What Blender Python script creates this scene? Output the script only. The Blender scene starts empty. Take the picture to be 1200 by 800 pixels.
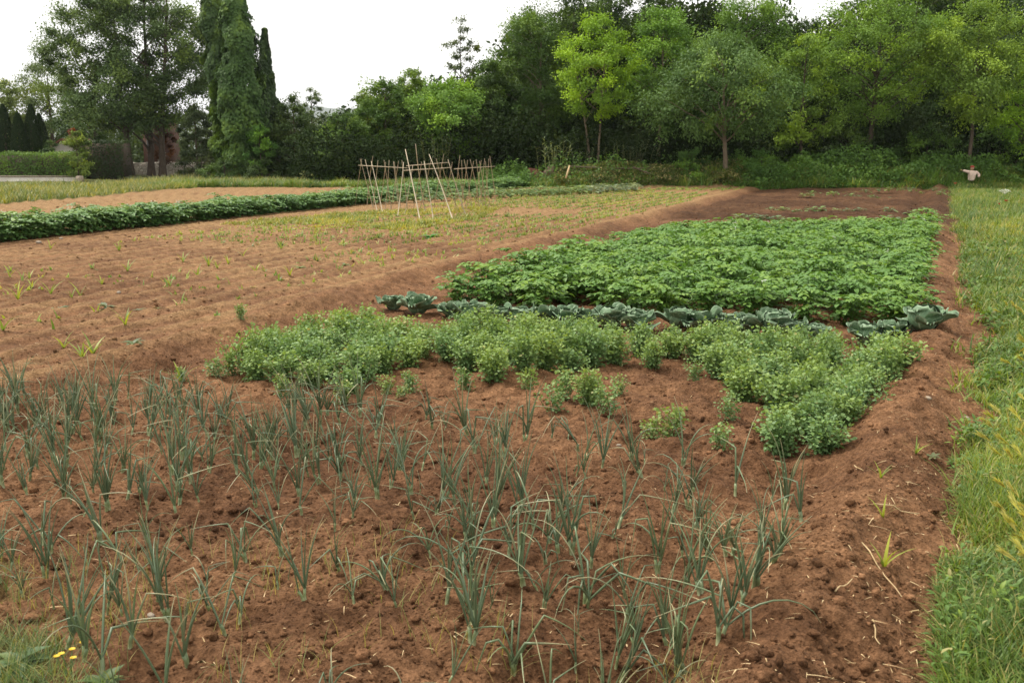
import bpy, math, random
import numpy as np
rng = np.random.default_rng(11)
random.seed(11)
S = bpy.context.scene
COL = S.collection
R = math.radians

# ------------------------------------------------------------------ camera maths (used to find ground positions)
FPX, CAM_H = 1167.0, 2.2
TH = math.atan(223 / FPX)
CT, ST = math.cos(TH), math.sin(TH)
def ray(px, py):
    dx = (px - 600) / FPX; dy = (400 - py) / FPX
    return dx, CT + dy * ST, -ST + dy * CT
def at(px, py, z=0.0):
    d = ray(px, py); t = (z - CAM_H) / d[2]
    return d[0] * t, d[1] * t
def p3(px, py, Y):
    d = ray(px, py); t = Y / d[1]
    return np.array([d[0] * t, Y, CAM_H + d[2] * t])

# ------------------------------------------------------------------ noise
_tabs = {}
def vnoise(x, y, seed=0):
    if seed not in _tabs:
        _tabs[seed] = np.random.default_rng(1000 + seed).random((256, 256))
    T = _tabs[seed]
    xi = np.floor(x).astype(int); yi = np.floor(y).astype(int)
    fx = x - xi; fy = y - yi
    fx = fx * fx * (3 - 2 * fx); fy = fy * fy * (3 - 2 * fy)
    a = T[xi & 255, yi & 255]; b = T[(xi + 1) & 255, yi & 255]
    c = T[xi & 255, (yi + 1) & 255]; d = T[(xi + 1) & 255, (yi + 1) & 255]
    return (a * (1 - fx) + b * fx) * (1 - fy) + (c * (1 - fx) + d * fx) * fy - 0.5
def fbm(x, y, scale, octs=4, seed=0, gain=0.5):
    o = 0; amp = 1.0; f = 1.0 / scale
    for k in range(octs):
        o = o + amp * vnoise(x * f + 17.3 * k, y * f - 9.1 * k, seed + k); amp *= gain; f *= 2.03
    return o
def sstep(a, b, x):
    t = np.clip((x - a) / (b - a), 0, 1); return t * t * (3 - 2 * t)

# ------------------------------------------------------------------ terrain
def row_q(x, y):         # straight rows of the left field
    return x - (0.38 * y - 8.1)
def ridge_q(x, y):      # <0: left field, >0: vegetable beds
    return x - (0.38 * y - 8.1 + 0.35 * sstep(16, 8, y)) + 0.25 * fbm(x, y, 2.2, 3, 90)
EDGE = [at(*p) for p in [(1070, 900), (1094, 800), (1110, 740), (1124, 690), (1134, 640), (1152, 580), (1164, 500), (1165, 400), (1142, 330), (1125, 270), (1117, 240), (1114, 222)]]
EDGE_Y = np.array([-5.0] + [p[1] for p in EDGE] + [120.0]); EDGE_X = np.array([-1.6] + [p[0] for p in EDGE] + [52.0])
def path_q(x, y):       # >0: grass verge, <0: soil
    return x - np.interp(y, EDGE_Y, EDGE_X) + 0.36 * fbm(x, y, 0.8, 4, 70)
def terrain(x, y, fine=True):
    x = np.asarray(x, float); y = np.asarray(y, float)
    q = ridge_q(x, y); p = path_q(x, y)
    near = sstep(60, 25, y)
    soil = sstep(0.12, -0.15, p) * sstep(59, 57.5, y)
    z = 0.115 * sstep(0.28, -0.22, q)
    z = z + 0.03 * np.exp(-((q + 0.25) / 0.3) ** 2)                      # crest of the step
    z = z - 0.05 * np.exp(-((q - 0.5) / 0.3) ** 2)                       # furrow at its foot
    pb = x - np.interp(y, EDGE_Y, EDGE_X)
    z = z + 0.19 * np.exp(-((pb + 0.68) / 0.36) ** 2) - 0.11 * np.exp(-((pb + 1.50) / 0.33) ** 2)
    z = z + 0.05 * sstep(-0.1, 0.6, p)
    lf = sstep(0.0, -0.5, q) * soil
    z = z + lf * 0.026 * np.sin(2 * np.pi * (row_q(x, y) + 0.04 * fbm(x, y, 1.5, 2, 60)) / 0.62)
    fb = sstep(29.5, 31, y + 0.3 * x - 4) * sstep(0.3, 0.6, q) * sstep(-0.8, -1.2, pb)
    z = z + fb * 0.13 * np.sin(2 * np.pi * (y + 0.38 * x) / 2.6)         # raised rows of the far bed
    rough = soil * (1 - 0.45 * lf)
    z = z + rough * near * (0.08 * fbm(x, y, 1.3, 2, 3) * (1 - .6 * lf) + 0.055 * fbm(x, y, 0.42, 3, 9) * (1 - .4 * lf))
    if fine:
        f2 = sstep(48, 16, y)
        b = fbm(x, y, 0.13, 3, 21); b2 = np.abs(fbm(x, y, 0.075, 2, 31))
        z = z + rough * f2 * (0.046 * b + 0.045 * (0.22 - b2))
        z = z - rough * f2 * 0.05 * sstep(0.22, 0.42, fbm(x, y, 0.5, 2, 41))
    bank = sstep(58.6, 61.2, y + 0.8 * fbm(x, y, 3, 2, 80)) * sstep(0.0, 4.0, x)
    z = z + bank * 0.85
    z = z + sstep(60, 75, y) * 0.15 * fbm(x, y, 6, 3, 81)
    return z

def grass_mask(x, y):
    g = sstep(-0.05, 0.15, path_q(x, y)) * sstep(0, 1, y + 1)
    left = sstep(0.3, -0.3, x - (-20.4 + (y - 39.9) * 0.106) + 1.0 * fbm(x, y, 3, 3, 71)) * sstep(20, 24, y)
    far = sstep(58.3, 59.6, y + 1.2 * fbm(x, y, 2, 3, 72))
    corner = 0.8 * sstep(0.05, -0.35, (x + 1.62) * 0.72 + (y - 3.80) * 0.69 + 0.45 * fbm(x, y, 0.45, 3, 73))
    return np.clip(g + left + far + corner, 0, 1)

def ground_colour(x, y):
    q = ridge_q(x, y); p = path_q(x, y)
    n1 = fbm(x, y, 1.6, 4, 50) ; n2 = fbm(x, y, 0.3, 3, 55); n3 = fbm(x, y, 7, 3, 57)
    moist = np.array([0.112, 0.056, 0.029]); dry = np.array([0.212, 0.112, 0.057]); tan = np.array([0.255, 0.162, 0.078])
    t = np.clip(0.42 + 1.0 * n1 + 0.5 * n2, 0, 1)
    lf = sstep(0.2, -0.4, q)
    t = np.clip(t + 0.32 * lf + 0.12 * sstep(-1.4, -0.4, p), 0, 1)
    c = moist[None] * (1 - t)[:, None] + dry[None] * t[:, None]
    tt = np.clip(lf * (0.40 + 0.34 * np.sin(2 * np.pi * row_q(x, y) / 0.62) + 0.5 * n1 + 0.5 * n3 + 0.5 * sstep(18, 45, y)), 0, 0.85)
    c = c * (1 - tt)[:, None] + tan[None] * tt[:, None]
    fb = sstep(29, 31, y + 0.3 * x - 4) * sstep(0.0, 0.6, q)             # darker freshly dug far bed
    c = c * (1 - 0.50 * fb)[:, None]
    g = grass_mask(x, y)
    gc = np.array([0.085, 0.095, 0.028])[None] * (0.8 + 0.9 * (n1 + n2 * 0.6))[:, None]
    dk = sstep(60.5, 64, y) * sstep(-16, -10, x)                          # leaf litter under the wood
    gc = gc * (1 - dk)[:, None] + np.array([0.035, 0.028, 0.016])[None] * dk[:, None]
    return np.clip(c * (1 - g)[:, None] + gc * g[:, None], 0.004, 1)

# ------------------------------------------------------------------ mesh helpers
def mesh_np(name, V, F, smooth=False, attrs=None, colour=None, uv=None, mats=None):
    V = np.asarray(V, np.float32); F = np.asarray(F, np.int32)
    me = bpy.data.meshes.new(name)
    n, k = F.shape
    me.vertices.add(len(V)); me.vertices.foreach_set('co', V.ravel())
    me.loops.add(n * k); me.loops.foreach_set('vertex_index', F.ravel())
    me.polygons.add(n); me.polygons.foreach_set('loop_start', np.arange(0, n * k, k, dtype=np.int32))
    if smooth: me.polygons.foreach_set('use_smooth', np.ones(n, bool))
    for an, arr in (attrs or {}).items():
        a = me.attributes.new(an, 'FLOAT', 'POINT'); a.data.foreach_set('value', np.asarray(arr, np.float32))
    if colour is not None:
        a = me.attributes.new('col', 'FLOAT_COLOR', 'POINT')
        c4 = np.ones((len(V), 4), np.float32); c4[:, :3] = colour; a.data.foreach_set('color', c4.ravel())
    if uv is not None:
        l = me.uv_layers.new(name='UVMap'); l.data.foreach_set('uv', np.asarray(uv, np.float32)[F.ravel()].ravel())
    me.update(calc_edges=True); me.validate()
    for m in (mats or []): me.materials.append(m)
    return me

class Acc:
    """collects template copies; every vertex carries tint and dry"""
    def __init__(s): s.V = []; s.F = []; s.t = []; s.d = []; s.n = 0
    def add(s, V, F, tint=0.5, dry=0.0):
        V = np.asarray(V, float); F = np.asarray(F, int)
        if F.shape[1] == 3: F = np.concatenate([F, F[:, 2:3]], 1) if False else F
        s.V.append(V); s.F.append(F + s.n); s.n += len(V)
        s.t.append(np.broadcast_to(np.asarray(tint, float), (len(V),)))
        s.d.append(np.broadcast_to(np.asarray(dry, float), (len(V),)))
    def inst(s, tV, tF, M, T, tint, dry=None):
        n, k = len(T), len(tV)
        V = np.einsum('nij,kj->nki', M, tV) + T[:, None, :]
        F = tF[None] + (np.arange(n) * k)[:, None, None]
        t = np.repeat(np.asarray(tint, float), k)
        d = np.repeat(np.zeros(n) if dry is None else np.asarray(dry, float), k)
        s.add(V.reshape(-1, 3), F.reshape(-1, tF.shape[1]), t, d)
    def mesh(s, name, mat, smooth=False):
        return mesh_np(name, np.concatenate(s.V), np.concatenate(s.F), smooth,
                       {'tint': np.concatenate(s.t), 'dry': np.concatenate(s.d)}, mats=[mat])

def unit(v): return v / np.maximum(np.linalg.norm(v, axis=-1, keepdims=True), 1e-9)
def frames(axis, normal):
    """columns: x = side, y = leaf axis, z = normal"""
    y = unit(axis); x = unit(np.cross(y, normal)); z = np.cross(x, y)
    return np.stack([x, y, z], -1)
def rand_dirs(n):
    return unit(rng.normal(size=(n, 3)))

# leaf templates (length 1 along +Y, normal +Z), quads only
def leaf_small():
    V = np.array([[0, 0, 0], [0.28, 0.42, 0.07], [0, 1, -0.05], [-0.28, 0.42, 0.07]], float)
    return V, np.array([[0, 1, 2, 3]])
def leaf_broad(w=0.62, fold=0.10, droop=0.22, seg=3):
    ys = np.linspace(0, 1, seg + 1); prof = np.sin(np.pi * np.clip(ys, 0.0, 1) ** 0.75) ** 0.8
    prof[0] = 0.04; prof[-1] = 0.02
    V = []
    for yv, pw in zip(ys, prof):
        z = -droop * yv ** 2
        V += [[-w / 2 * pw, yv, z + fold * pw], [0, yv, z], [w / 2 * pw, yv, z + fold * pw]]
    F = []
    for i in range(seg):
        a = i * 3
        F += [[a, a + 1, a + 4, a + 3], [a + 1, a + 2, a + 5, a + 4]]
    return np.array(V, float), np.array(F)
def blade(seg=3, bend=0.35):
    V = []
    for i in range(seg + 1):
        t = i / seg; w = 0.5 * (1 - t ** 1.6) + 0.02
        V += [[-w, t * (1 - 0.15 * bend * t), -bend * t * t], [w, t * (1 - 0.15 * bend * t), -bend * t * t]]
    return np.array(V, float), np.array([[2 * i, 2 * i + 1, 2 * i + 3, 2 * i + 2] for i in range(seg)])

def tube(P, r, sides=6, cap=True):
    P = np.asarray(P, float); n = len(P); r = np.broadcast_to(np.asarray(r, float), (n,))
    tan = unit(np.gradient(P, axis=0))
    ref = np.array([0.31, 0.2, 0.93]) if abs(tan[0][2]) < 0.8 else np.array([0.9, 0.4, 0.1])
    V = []
    for i in range(n):
        x = ref - tan[i] * ref.dot(tan[i]); x /= np.linalg.norm(x); ref = x
        y = np.cross(tan[i], x)
        a = np.arange(sides) / sides * 2 * np.pi
        V.append(P[i] + r[i] * (np.cos(a)[:, None] * x + np.sin(a)[:, None] * y))
    V = np.concatenate(V); F = []
    for i in range(n - 1):
        for k in range(sides):
            k2 = (k + 1) % sides
            F.append([i * sides + k, i * sides + k2, (i + 1) * sides + k2, (i + 1) * sides + k])
    if cap and sides == 6:
        for o in (0, (n - 1) * sides):
            F += [[o, o + 1, o + 2, o + 3], [o, o + 3, o + 4, o + 5]]
    if cap and sides == 4:
        for o in (0, (n - 1) * sides): F += [[o, o + 1, o + 2, o + 3]]
    return V, np.array(F)

def box(cx, cy, cz, sx, sy, sz, rz=0.0):
    v = np.array([[x, y, z] for x in (-.5, .5) for y in (-.5, .5) for z in (-.5, .5)]) * [sx, sy, sz]
    c, s = math.cos(rz), math.sin(rz)
    v = v @ np.array([[c, s, 0], [-s, c, 0], [0, 0, 1]]) + [cx, cy, cz]
    f = np.array([[0, 1, 3, 2], [4, 6, 7, 5], [0, 4, 5, 1], [2, 3, 7, 6], [0, 2, 6, 4], [1, 5, 7, 3]])
    return v, f

def obj(name, me, parent=None, loc=None, colour=None):
    o = bpy.data.objects.new(name, me); COL.objects.link(o)
    if parent is not None: o.parent = parent
    if loc is not None: o.location = loc
    if colour is not None: o.color = (*colour, 1)
    return o
def tag(o, label=None, cat=None, group=None, kind=None):
    if label: o['label'] = label
    if cat: o['category'] = cat
    if group: o['group'] = group
    if kind: o['kind'] = kind
    return o
def thing(name, label, cat, loc=(0, 0, 0), rz=0.0, group=None):
    o = bpy.data.objects.new(name, None); COL.objects.link(o)
    o.empty_display_size = 0.2; o.location = loc; o.rotation_euler = (0, 0, rz)
    return tag(o, label, cat, group)
_O = 'first second third fourth fifth sixth seventh eighth ninth tenth eleventh twelfth thirteenth fourteenth fifteenth sixteenth seventeenth eighteenth nineteenth'.split()
_T = {2: ('twentieth', 'twenty'), 3: ('thirtieth', 'thirty'), 4: ('fortieth', 'forty'), 5: ('fiftieth', 'fifty'), 6: ('sixtieth', 'sixty'), 7: ('seventieth', 'seventy'), 8: ('eightieth', 'eighty'), 9: ('ninetieth', 'ninety')}
def nth(n):
    if n < 20: return _O[n - 1]
    a, b = divmod(n, 10)
    return _T[a][0] if b == 0 else _T[a][1] + '-' + _O[b - 1]

# ------------------------------------------------------------------ materials
def new_mat(name):
    m = bpy.data.materials.new(name); m.use_nodes = True
    nt = m.node_tree; nt.nodes.clear()
    return m, nt, nt.nodes, nt.links
def N(nodes, t, **kw):
    n = nodes.new(t)
    for k, v in kw.items(): setattr(n, k, v)
    return n
def leaf_material(name, trans=0.32, rough=0.5, spec=0.35, straw=(0.42, 0.33, 0.15), rnd=0.25, warm=(1.45, 1.12, 0.55)):
    m, nt, ns, L = new_mat(name)
    oi = N(ns, 'ShaderNodeObjectInfo')
    ti = N(ns, 'ShaderNodeAttribute', attribute_name='tint'); dr = N(ns, 'ShaderNodeAttribute', attribute_name='dry')
    # value = tint, shifted a little per object
    mr = N(ns, 'ShaderNodeMath', operation='MULTIPLY_ADD'); mr.inputs[1].default_value = rnd; mr.inputs[2].default_value = -rnd / 2
    L.new(oi.outputs['Random'], mr.inputs[0])
    ad = N(ns, 'ShaderNodeMath', operation='ADD'); L.new(ti.outputs['Fac'], ad.inputs[0]); L.new(mr.outputs[0], ad.inputs[1])
    ramp = N(ns, 'ShaderNodeValToRGB'); L.new(ad.outputs[0], ramp.inputs[0])
    e = ramp.color_ramp.elements
    e[0].position = 0.0; e[0].color = (0.55, 0.62, 0.55, 1)
    e[1].position = 1.0; e[1].color = (*[w * 1.25 for w in warm], 1)
    mid = e.new(0.5); mid.color = (1, 1, 1, 1)
    mul = N(ns, 'ShaderNodeMix', data_type='RGBA', blend_type='MULTIPLY'); mul.inputs[0].default_value = 1
    L.new(oi.outputs['Color'], mul.inputs[6]); L.new(ramp.outputs[0], mul.inputs[7])
    mx = N(ns, 'ShaderNodeMix', data_type='RGBA'); mx.inputs[7].default_value = (*straw, 1)
    L.new(dr.outputs['Fac'], mx.inputs[0]); L.new(mul.outputs[2], mx.inputs[6])
    bs = N(ns, 'ShaderNodeBsdfPrincipled'); bs.inputs['Roughness'].default_value = rough
    bs.inputs['Specular IOR Level'].default_value = spec
    L.new(mx.outputs[2], bs.inputs['Base Color'])
    tr = N(ns, 'ShaderNodeBsdfTranslucent')
    tc = N(ns, 'ShaderNodeMix', data_type='RGBA', blend_type='MULTIPLY'); tc.inputs[0].default_value = 1; tc.inputs[7].default_value = (1.5, 1.4, 0.7, 1)
    L.new(mx.outputs[2], tc.inputs[6]); L.new(tc.outputs[2], tr.inputs[0])
    ms = N(ns, 'ShaderNodeMixShader'); ms.inputs[0].default_value = trans
    L.new(bs.outputs[0], ms.inputs[1]); L.new(tr.outputs[0], ms.inputs[2])
    out = N(ns, 'ShaderNodeOutputMaterial'); L.new(ms.outputs[0], out.inputs[0])
    return m
def rough_material(name, c1, c2, scale=8, bump=0.4, rough=0.85, stretch=(1, 1, 1), dist=0.02, spec=0.2):
    m, nt, ns, L = new_mat(name)
    tc = N(ns, 'ShaderNodeTexCoord'); mp = N(ns, 'ShaderNodeMapping'); mp.inputs['Scale'].default_value = stretch
    L.new(tc.outputs['Object'], mp.inputs[0])
    no = N(ns, 'ShaderNodeTexNoise'); no.inputs['Scale'].default_value = scale; no.inputs['Detail'].default_value = 6; no.inputs['Roughness'].default_value = 0.65
    L.new(mp.outputs[0], no.inputs[0])
    rp = N(ns, 'ShaderNodeValToRGB'); e = rp.color_ramp.elements
    e[0].position = 0.3; e[0].color = (*c1, 1); e[1].position = 0.72; e[1].color = (*c2, 1)
    L.new(no.outputs['Fac'], rp.inputs[0])
    b = N(ns, 'ShaderNodeBump'); b.inputs['Strength'].default_value = bump; b.inputs['Distance'].default_value = dist
    L.new(no.outputs['Fac'], b.inputs['Height'])
    bs = N(ns, 'ShaderNodeBsdfPrincipled'); bs.inputs['Roughness'].default_value = rough; bs.inputs['Specular IOR Level'].default_value = spec
    L.new(rp.outputs[0], bs.inputs['Base Color']); L.new(b.outputs[0], bs.inputs['Normal'])
    out = N(ns, 'ShaderNodeOutputMaterial'); L.new(bs.outputs[0], out.inputs[0])
    return m
def soil_material():
    m, nt, ns, L = new_mat('red_garden_soil')
    at_ = N(ns, 'ShaderNodeAttribute', attribute_name='col')
    geo = N(ns, 'ShaderNodeNewGeometry')
    n1 = N(ns, 'ShaderNodeTexNoise'); n1.inputs['Scale'].default_value = 42; n1.inputs['Detail'].default_value = 8; n1.inputs['Roughness'].default_value = 0.72
    n2 = N(ns, 'ShaderNodeTexVoronoi', feature='F1'); n2.inputs['Scale'].default_value = 55
    n3 = N(ns, 'ShaderNodeTexNoise'); n3.inputs['Scale'].default_value = 7; n3.inputs['Detail'].default_value = 5
    for n in (n1, n2, n3): L.new(geo.outputs['Position'], n.inputs['Vector'])
    rp = N(ns, 'ShaderNodeValToRGB'); e = rp.color_ramp.elements
    e[0].position = 0.32; e[0].color = (0.42, 0.38, 0.34, 1); e[1].position = 0.68; e[1].color = (1.65, 1.66, 1.66, 1)
    L.new(n1.outputs['Fac'], rp.inputs[0])
    rp2 = N(ns, 'ShaderNodeValToRGB'); e = rp2.color_ramp.elements
    e[0].position = 0.35; e[0].color = (0.72, 0.70, 0.68, 1); e[1].position = 0.65; e[1].color = (1.2, 1.2, 1.2, 1)
    L.new(n3.outputs['Fac'], rp2.inputs[0])
    m1 = N(ns, 'ShaderNodeMix', data_type='RGBA', blend_type='MULTIPLY'); m1.inputs[0].default_value = 1
    L.new(at_.outputs['Color'], m1.inputs[6]); L.new(rp.outputs[0], m1.inputs[7])
    m2 = N(ns, 'ShaderNodeMix', data_type='RGBA', blend_type='MULTIPLY'); m2.inputs[0].default_value = 1
    L.new(m1.outputs[2], m2.inputs[6]); L.new(rp2.outputs[0], m2.inputs[7])
    b1 = N(ns, 'ShaderNodeBump'); b1.inputs['Strength'].default_value = 0.9; b1.inputs['Distance'].default_value = 0.03
    b0 = N(ns, 'ShaderNodeBump'); b0.inputs['Strength'].default_value = 0.8; b0.inputs['Distance'].default_value = 0.10
    L.new(n3.outputs['Fac'], b0.inputs['Height']); L.new(b0.outputs[0], b1.inputs['Normal'])
    L.new(n1.outputs['Fac'], b1.inputs['Height'])
    b2 = N(ns, 'ShaderNodeBump', invert=True); b2.inputs['Strength'].default_value = 0.5; b2.inputs['Distance'].default_value = 0.012
    L.new(n2.outputs['Distance'], b2.inputs['Height']); L.new(b1.outputs[0], b2.inputs['Normal'])
    bs = N(ns, 'ShaderNodeBsdfPrincipled'); bs.inputs['Roughness'].default_value = 0.95; bs.inputs['Specular IOR Level'].default_value = 0.1
    L.new(m2.outputs[2], bs.inputs['Base Color']); L.new(b2.outputs[0], bs.inputs['Normal'])
    out = N(ns, 'ShaderNodeOutputMaterial'); L.new(bs.outputs[0], out.inputs[0])
    return m

M_SOIL = soil_material()
M_LEAF = leaf_material('tree_leaves', trans=0.20, rough=0.6, spec=0.16, warm=(1.28, 1.16, .62))
M_SHADE = leaf_material('shade_painted_leaves', trans=0.15, rough=0.8, spec=0.05)  # duller copy of the tree leaves, helps paint shade into the wood
M_CROP = leaf_material('crop_leaves', trans=0.25, rough=0.5, spec=0.28)
M_ONION = leaf_material('onion_leaves', trans=0.12, rough=0.38, spec=0.5, straw=(0.50, 0.42, 0.24), warm=(1.3, 1.2, 0.85))
M_GRASS = leaf_material('grass_blades', trans=0.30, rough=0.5, spec=0.35, straw=(0.42, 0.34, 0.13))
M_BARK = rough_material('bark', (0.05, 0.035, 0.024), (0.13, 0.10, 0.075), 6, 0.8, stretch=(3, 3, 0.6), dist=0.06)
M_PALEBARK = rough_material('pale_bark', (0.10, 0.075, 0.05), (0.22, 0.17, 0.12), 6, 0.6, stretch=(3, 3, 0.6), dist=0.05)
M_CANE = rough_material('dry_cane', (.30, .245, .165), (.52, .44, .32), 5, 0.3, rough=0.6, stretch=(6, 6, 1))
M_STRAW = rough_material('dry_straw', (0.33, 0.22, 0.10), (0.58, 0.45, 0.26), 12, 0.2, rough=0.7)
M_STONE = rough_material('stone', (0.16, 0.125, 0.09), (0.40, 0.34, 0.27), 9, 0.6)

# ------------------------------------------------------------------ ground: one sheet to the horizon
def build_ground():
    ys = [-2.0]
    while ys[-1] < 3.2: ys.append(ys[-1] + 0.10)
    while ys[-1] < 64: ys.append(ys[-1] + max(0.011, ys[-1] ** 2 / 2200 * 0.85))
    while ys[-1] < 9000: ys.append(ys[-1] * 1.08)
    ys = np.array(ys)
    un = np.linspace(-0.62, 0.62, 940)
    out = 0.62 + np.cumsum(np.linspace(0.004, 0.03, 34))
    u = np.concatenate([-out[::-1], un, out])
    X = (ys[:, None] + 3.0) * u[None]; Y = np.repeat(ys[:, None], len(u), 1)
    x, y = X.ravel(), Y.ravel()
    z = terrain(x, y)
    c = ground_colour(x, y)
    nr, nc = len(ys), len(u)
    idx = np.arange(nr * nc).reshape(nr, nc)
    F = np.stack([idx[:-1, :-1], idx[:-1, 1:], idx[1:, 1:], idx[1:, :-1]], -1).reshape(-1, 4)
    me = mesh_np('ground', np.stack([x, y, z], 1), F, True, colour=c, mats=[M_SOIL])
    tag(obj('ground', me), 'red-brown garden soil with grass verges running back to the wood', 'ground', kind='structure')
build_ground()
def gz(x, y): return float(terrain(np.array([x]), np.array([y]))[0])

# soil clods and straw lying on the beds (nobody could count them)
def build_clods(distant=False):
    t = (1 + 5 ** .5) / 2
    ico = unit(np.array([[-1, t, 0], [1, t, 0], [-1, -t, 0], [1, -t, 0], [0, -1, t], [0, 1, t], [0, -1, -t], [0, 1, -t], [t, 0, -1], [t, 0, 1], [-t, 0, -1], [-t, 0, 1]], float))
    tri = [[0, 11, 5], [0, 5, 1], [0, 1, 7], [0, 7, 10], [0, 10, 11], [1, 5, 9], [5, 11, 4], [11, 10, 2], [10, 7, 6], [7, 1, 8], [3, 9, 4], [3, 4, 2], [3, 2, 6], [3, 6, 8], [3, 8, 9], [4, 9, 5], [2, 4, 11], [6, 2, 10], [8, 6, 7], [9, 8, 1]]
    V = list(ico); cache = {}; T2 = []
    def midp(a, b):
        k = (min(a, b), max(a, b))
        if k not in cache: V.append(unit((V[a] + V[b]) / 2)); cache[k] = len(V) - 1
        return cache[k]
    for a, b, c in tri:
        ab, bc, ca = midp(a, b), midp(b, c), midp(c, a)
        T2 += [[a, ab, ca], [b, bc, ab], [c, ca, bc], [ab, bc, ca]]
    V = np.array(V); T2 = np.array(T2)
    n = 42000
    y = 3.3 + (rng.random(n) ** 1.8) * 12; x = (rng.random(n) * 2 - 1) * (y * 0.62 + 0.4)
    if distant:
        n = 14000; y = 9 + rng.random(n) ** 1.3 * 36; x = (rng.random(n) * 2 - 1) * (y * 0.6 + 0.4)
    keep = (grass_mask(x, y) < 0.3) & (vnoise(x * 1.7, y * 1.7, 5) + rng.random(n) * 0.6 > 0.12)
    x, y = x[keep], y[keep]; n = len(x)
    s = 0.003 + 0.0042 * rng.pareto(2.3, n); s = np.clip(s, 0.003, 0.028)
    if distant: s = np.clip(0.008 + .008 * rng.pareto(2.5, n), .008, .04) * sstep(5, 22, y).clip(.45)
    z = terrain(x, y) + s * 0.25
    pert = 1 + 0.45 * (rng.random((n, len(V))) - 0.5)
    sc = s[:, None] * (0.65 + 0.7 * rng.random((n, 3))); sc[:, 2] *= 0.8
    P = V[None] * pert[..., None] * sc[:, None, :]
    a = rng.random(n) * 6.283; ca, sa = np.cos(a)[:, None], np.sin(a)[:, None]
    P = np.stack([P[..., 0] * ca - P[..., 1] * sa, P[..., 0] * sa + P[..., 1] * ca, P[..., 2]], -1) + np.stack([x, y, z], 1)[:, None]
    F = (T2[None] + (np.arange(n) * len(V))[:, None, None]).reshape(-1, 3)
    c = ground_colour(x, y) * (0.7 + 0.75 * rng.random(n))[:, None]
    me = mesh_np('soil_clods', P.reshape(-1, 3), F, True, colour=np.repeat(c, len(V), 0), mats=[M_SOIL])
    tag(obj('soil_clods', me), 'crumbled red-brown soil clods strewn over the beds', 'soil', kind='stuff')
build_clods()
build_clods(True)

def build_straw():
    A = Acc(); tV, tF = blade(3, 0.15)
    n = 7500
    y = 3.4 + rng.random(n) ** 1.5 * 24; x = (rng.random(n) * 2 - 1) * (y * 0.6)
    pq = path_q(x, y)
    w = 0.25 + 0.9 * np.exp(-((pq + 0.3) / 0.5) ** 2) + 0.7 * (ridge_q(x, y) < 0)
    k = (grass_mask(x, y) < 0.5) & (rng.random(n) < w); x, y = x[k], y[k]; n = len(x)
    a = rng.random(n) * 6.283
    ax = np.stack([np.cos(a), np.sin(a), rng.normal(0, 0.10, n)], 1)
    nm = np.stack([rng.normal(0, .2, n), rng.normal(0, .2, n), np.ones(n)], 1)
    ln = 0.03 + 0.10 * rng.random(n) ** 2.5
    Mx = frames(ax, nm) * np.stack([0.0028 + 0.003 * rng.random(n), ln, ln], 1)[:, None, :]
    A.inst(tV, tF, Mx, np.stack([x, y, terrain(x, y) + 0.008], 1), rng.random(n))
    tag(obj('dry_straw', A.mesh('dry_straw', M_STRAW)), 'bits of dry straw scattered over the bare soil', 'straw', kind='stuff')
build_straw()

# ------------------------------------------------------------------ point-in-polygon and rows
def inside(poly, x, y):
    c = np.zeros(np.shape(x), bool); n = len(poly)
    for i in range(n):
        x1, y1 = poly[i]; x2, y2 = poly[(i + 1) % n]
        k = (y1 > y) != (y2 > y)
        c ^= k & (x < (x2 - x1) * (y - y1) / (y2 - y1 + 1e-12) + x1)
    return c
DR = np.array([0.355, 0.935]); NR = np.array([0.935, -0.355])     # along and across the plots

# ------------------------------------------------------------------ onions
ONION = (0.112, 0.160, 0.086)
def onion_leaf(A, base, az, tilt, length, rad, droop, kink, dry, flop=0.0):
    n = 9; P = [np.array(base)]
    d = np.array([math.cos(az) * math.sin(tilt), math.sin(az) * math.sin(tilt), math.cos(tilt)])
    el = math.pi / 2 - tilt; step = length / (n - 1); a2 = az
    for i in range(1, n):
        t = i / (n - 1)
        el -= droop * t * 0.28
        if kink and abs(t - kink) < 0.07: el -= 1.3 + flop
        a2 += random.uniform(-.06, .06)
        el = max(el, -1.45)
        P.append(P[-1] + step * np.array([math.cos(a2) * math.cos(el), math.sin(a2) * math.cos(el), math.sin(el)]))
        if P[-1][2] < 0.012: P[-1][2] = 0.012
    t = np.linspace(0, 1, n)
    r = rad * (0.75 + 0.5 * np.sin(np.pi * np.minimum(t * 1.3, 1)) ** 1.0 * 0.6) * (1 - t ** 2.2) + 0.0008
    V, F = tube(P, r, 5, cap=False)
    tv = np.repeat(t, 5)
    A.add(V, F, 0.32 + 0.25 * random.random() + 0.2 * tv, np.clip((tv - (1 - dry)) / max(dry, 0.01), 0, 1) * 0.85 if dry > 0 else 0.0)
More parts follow.
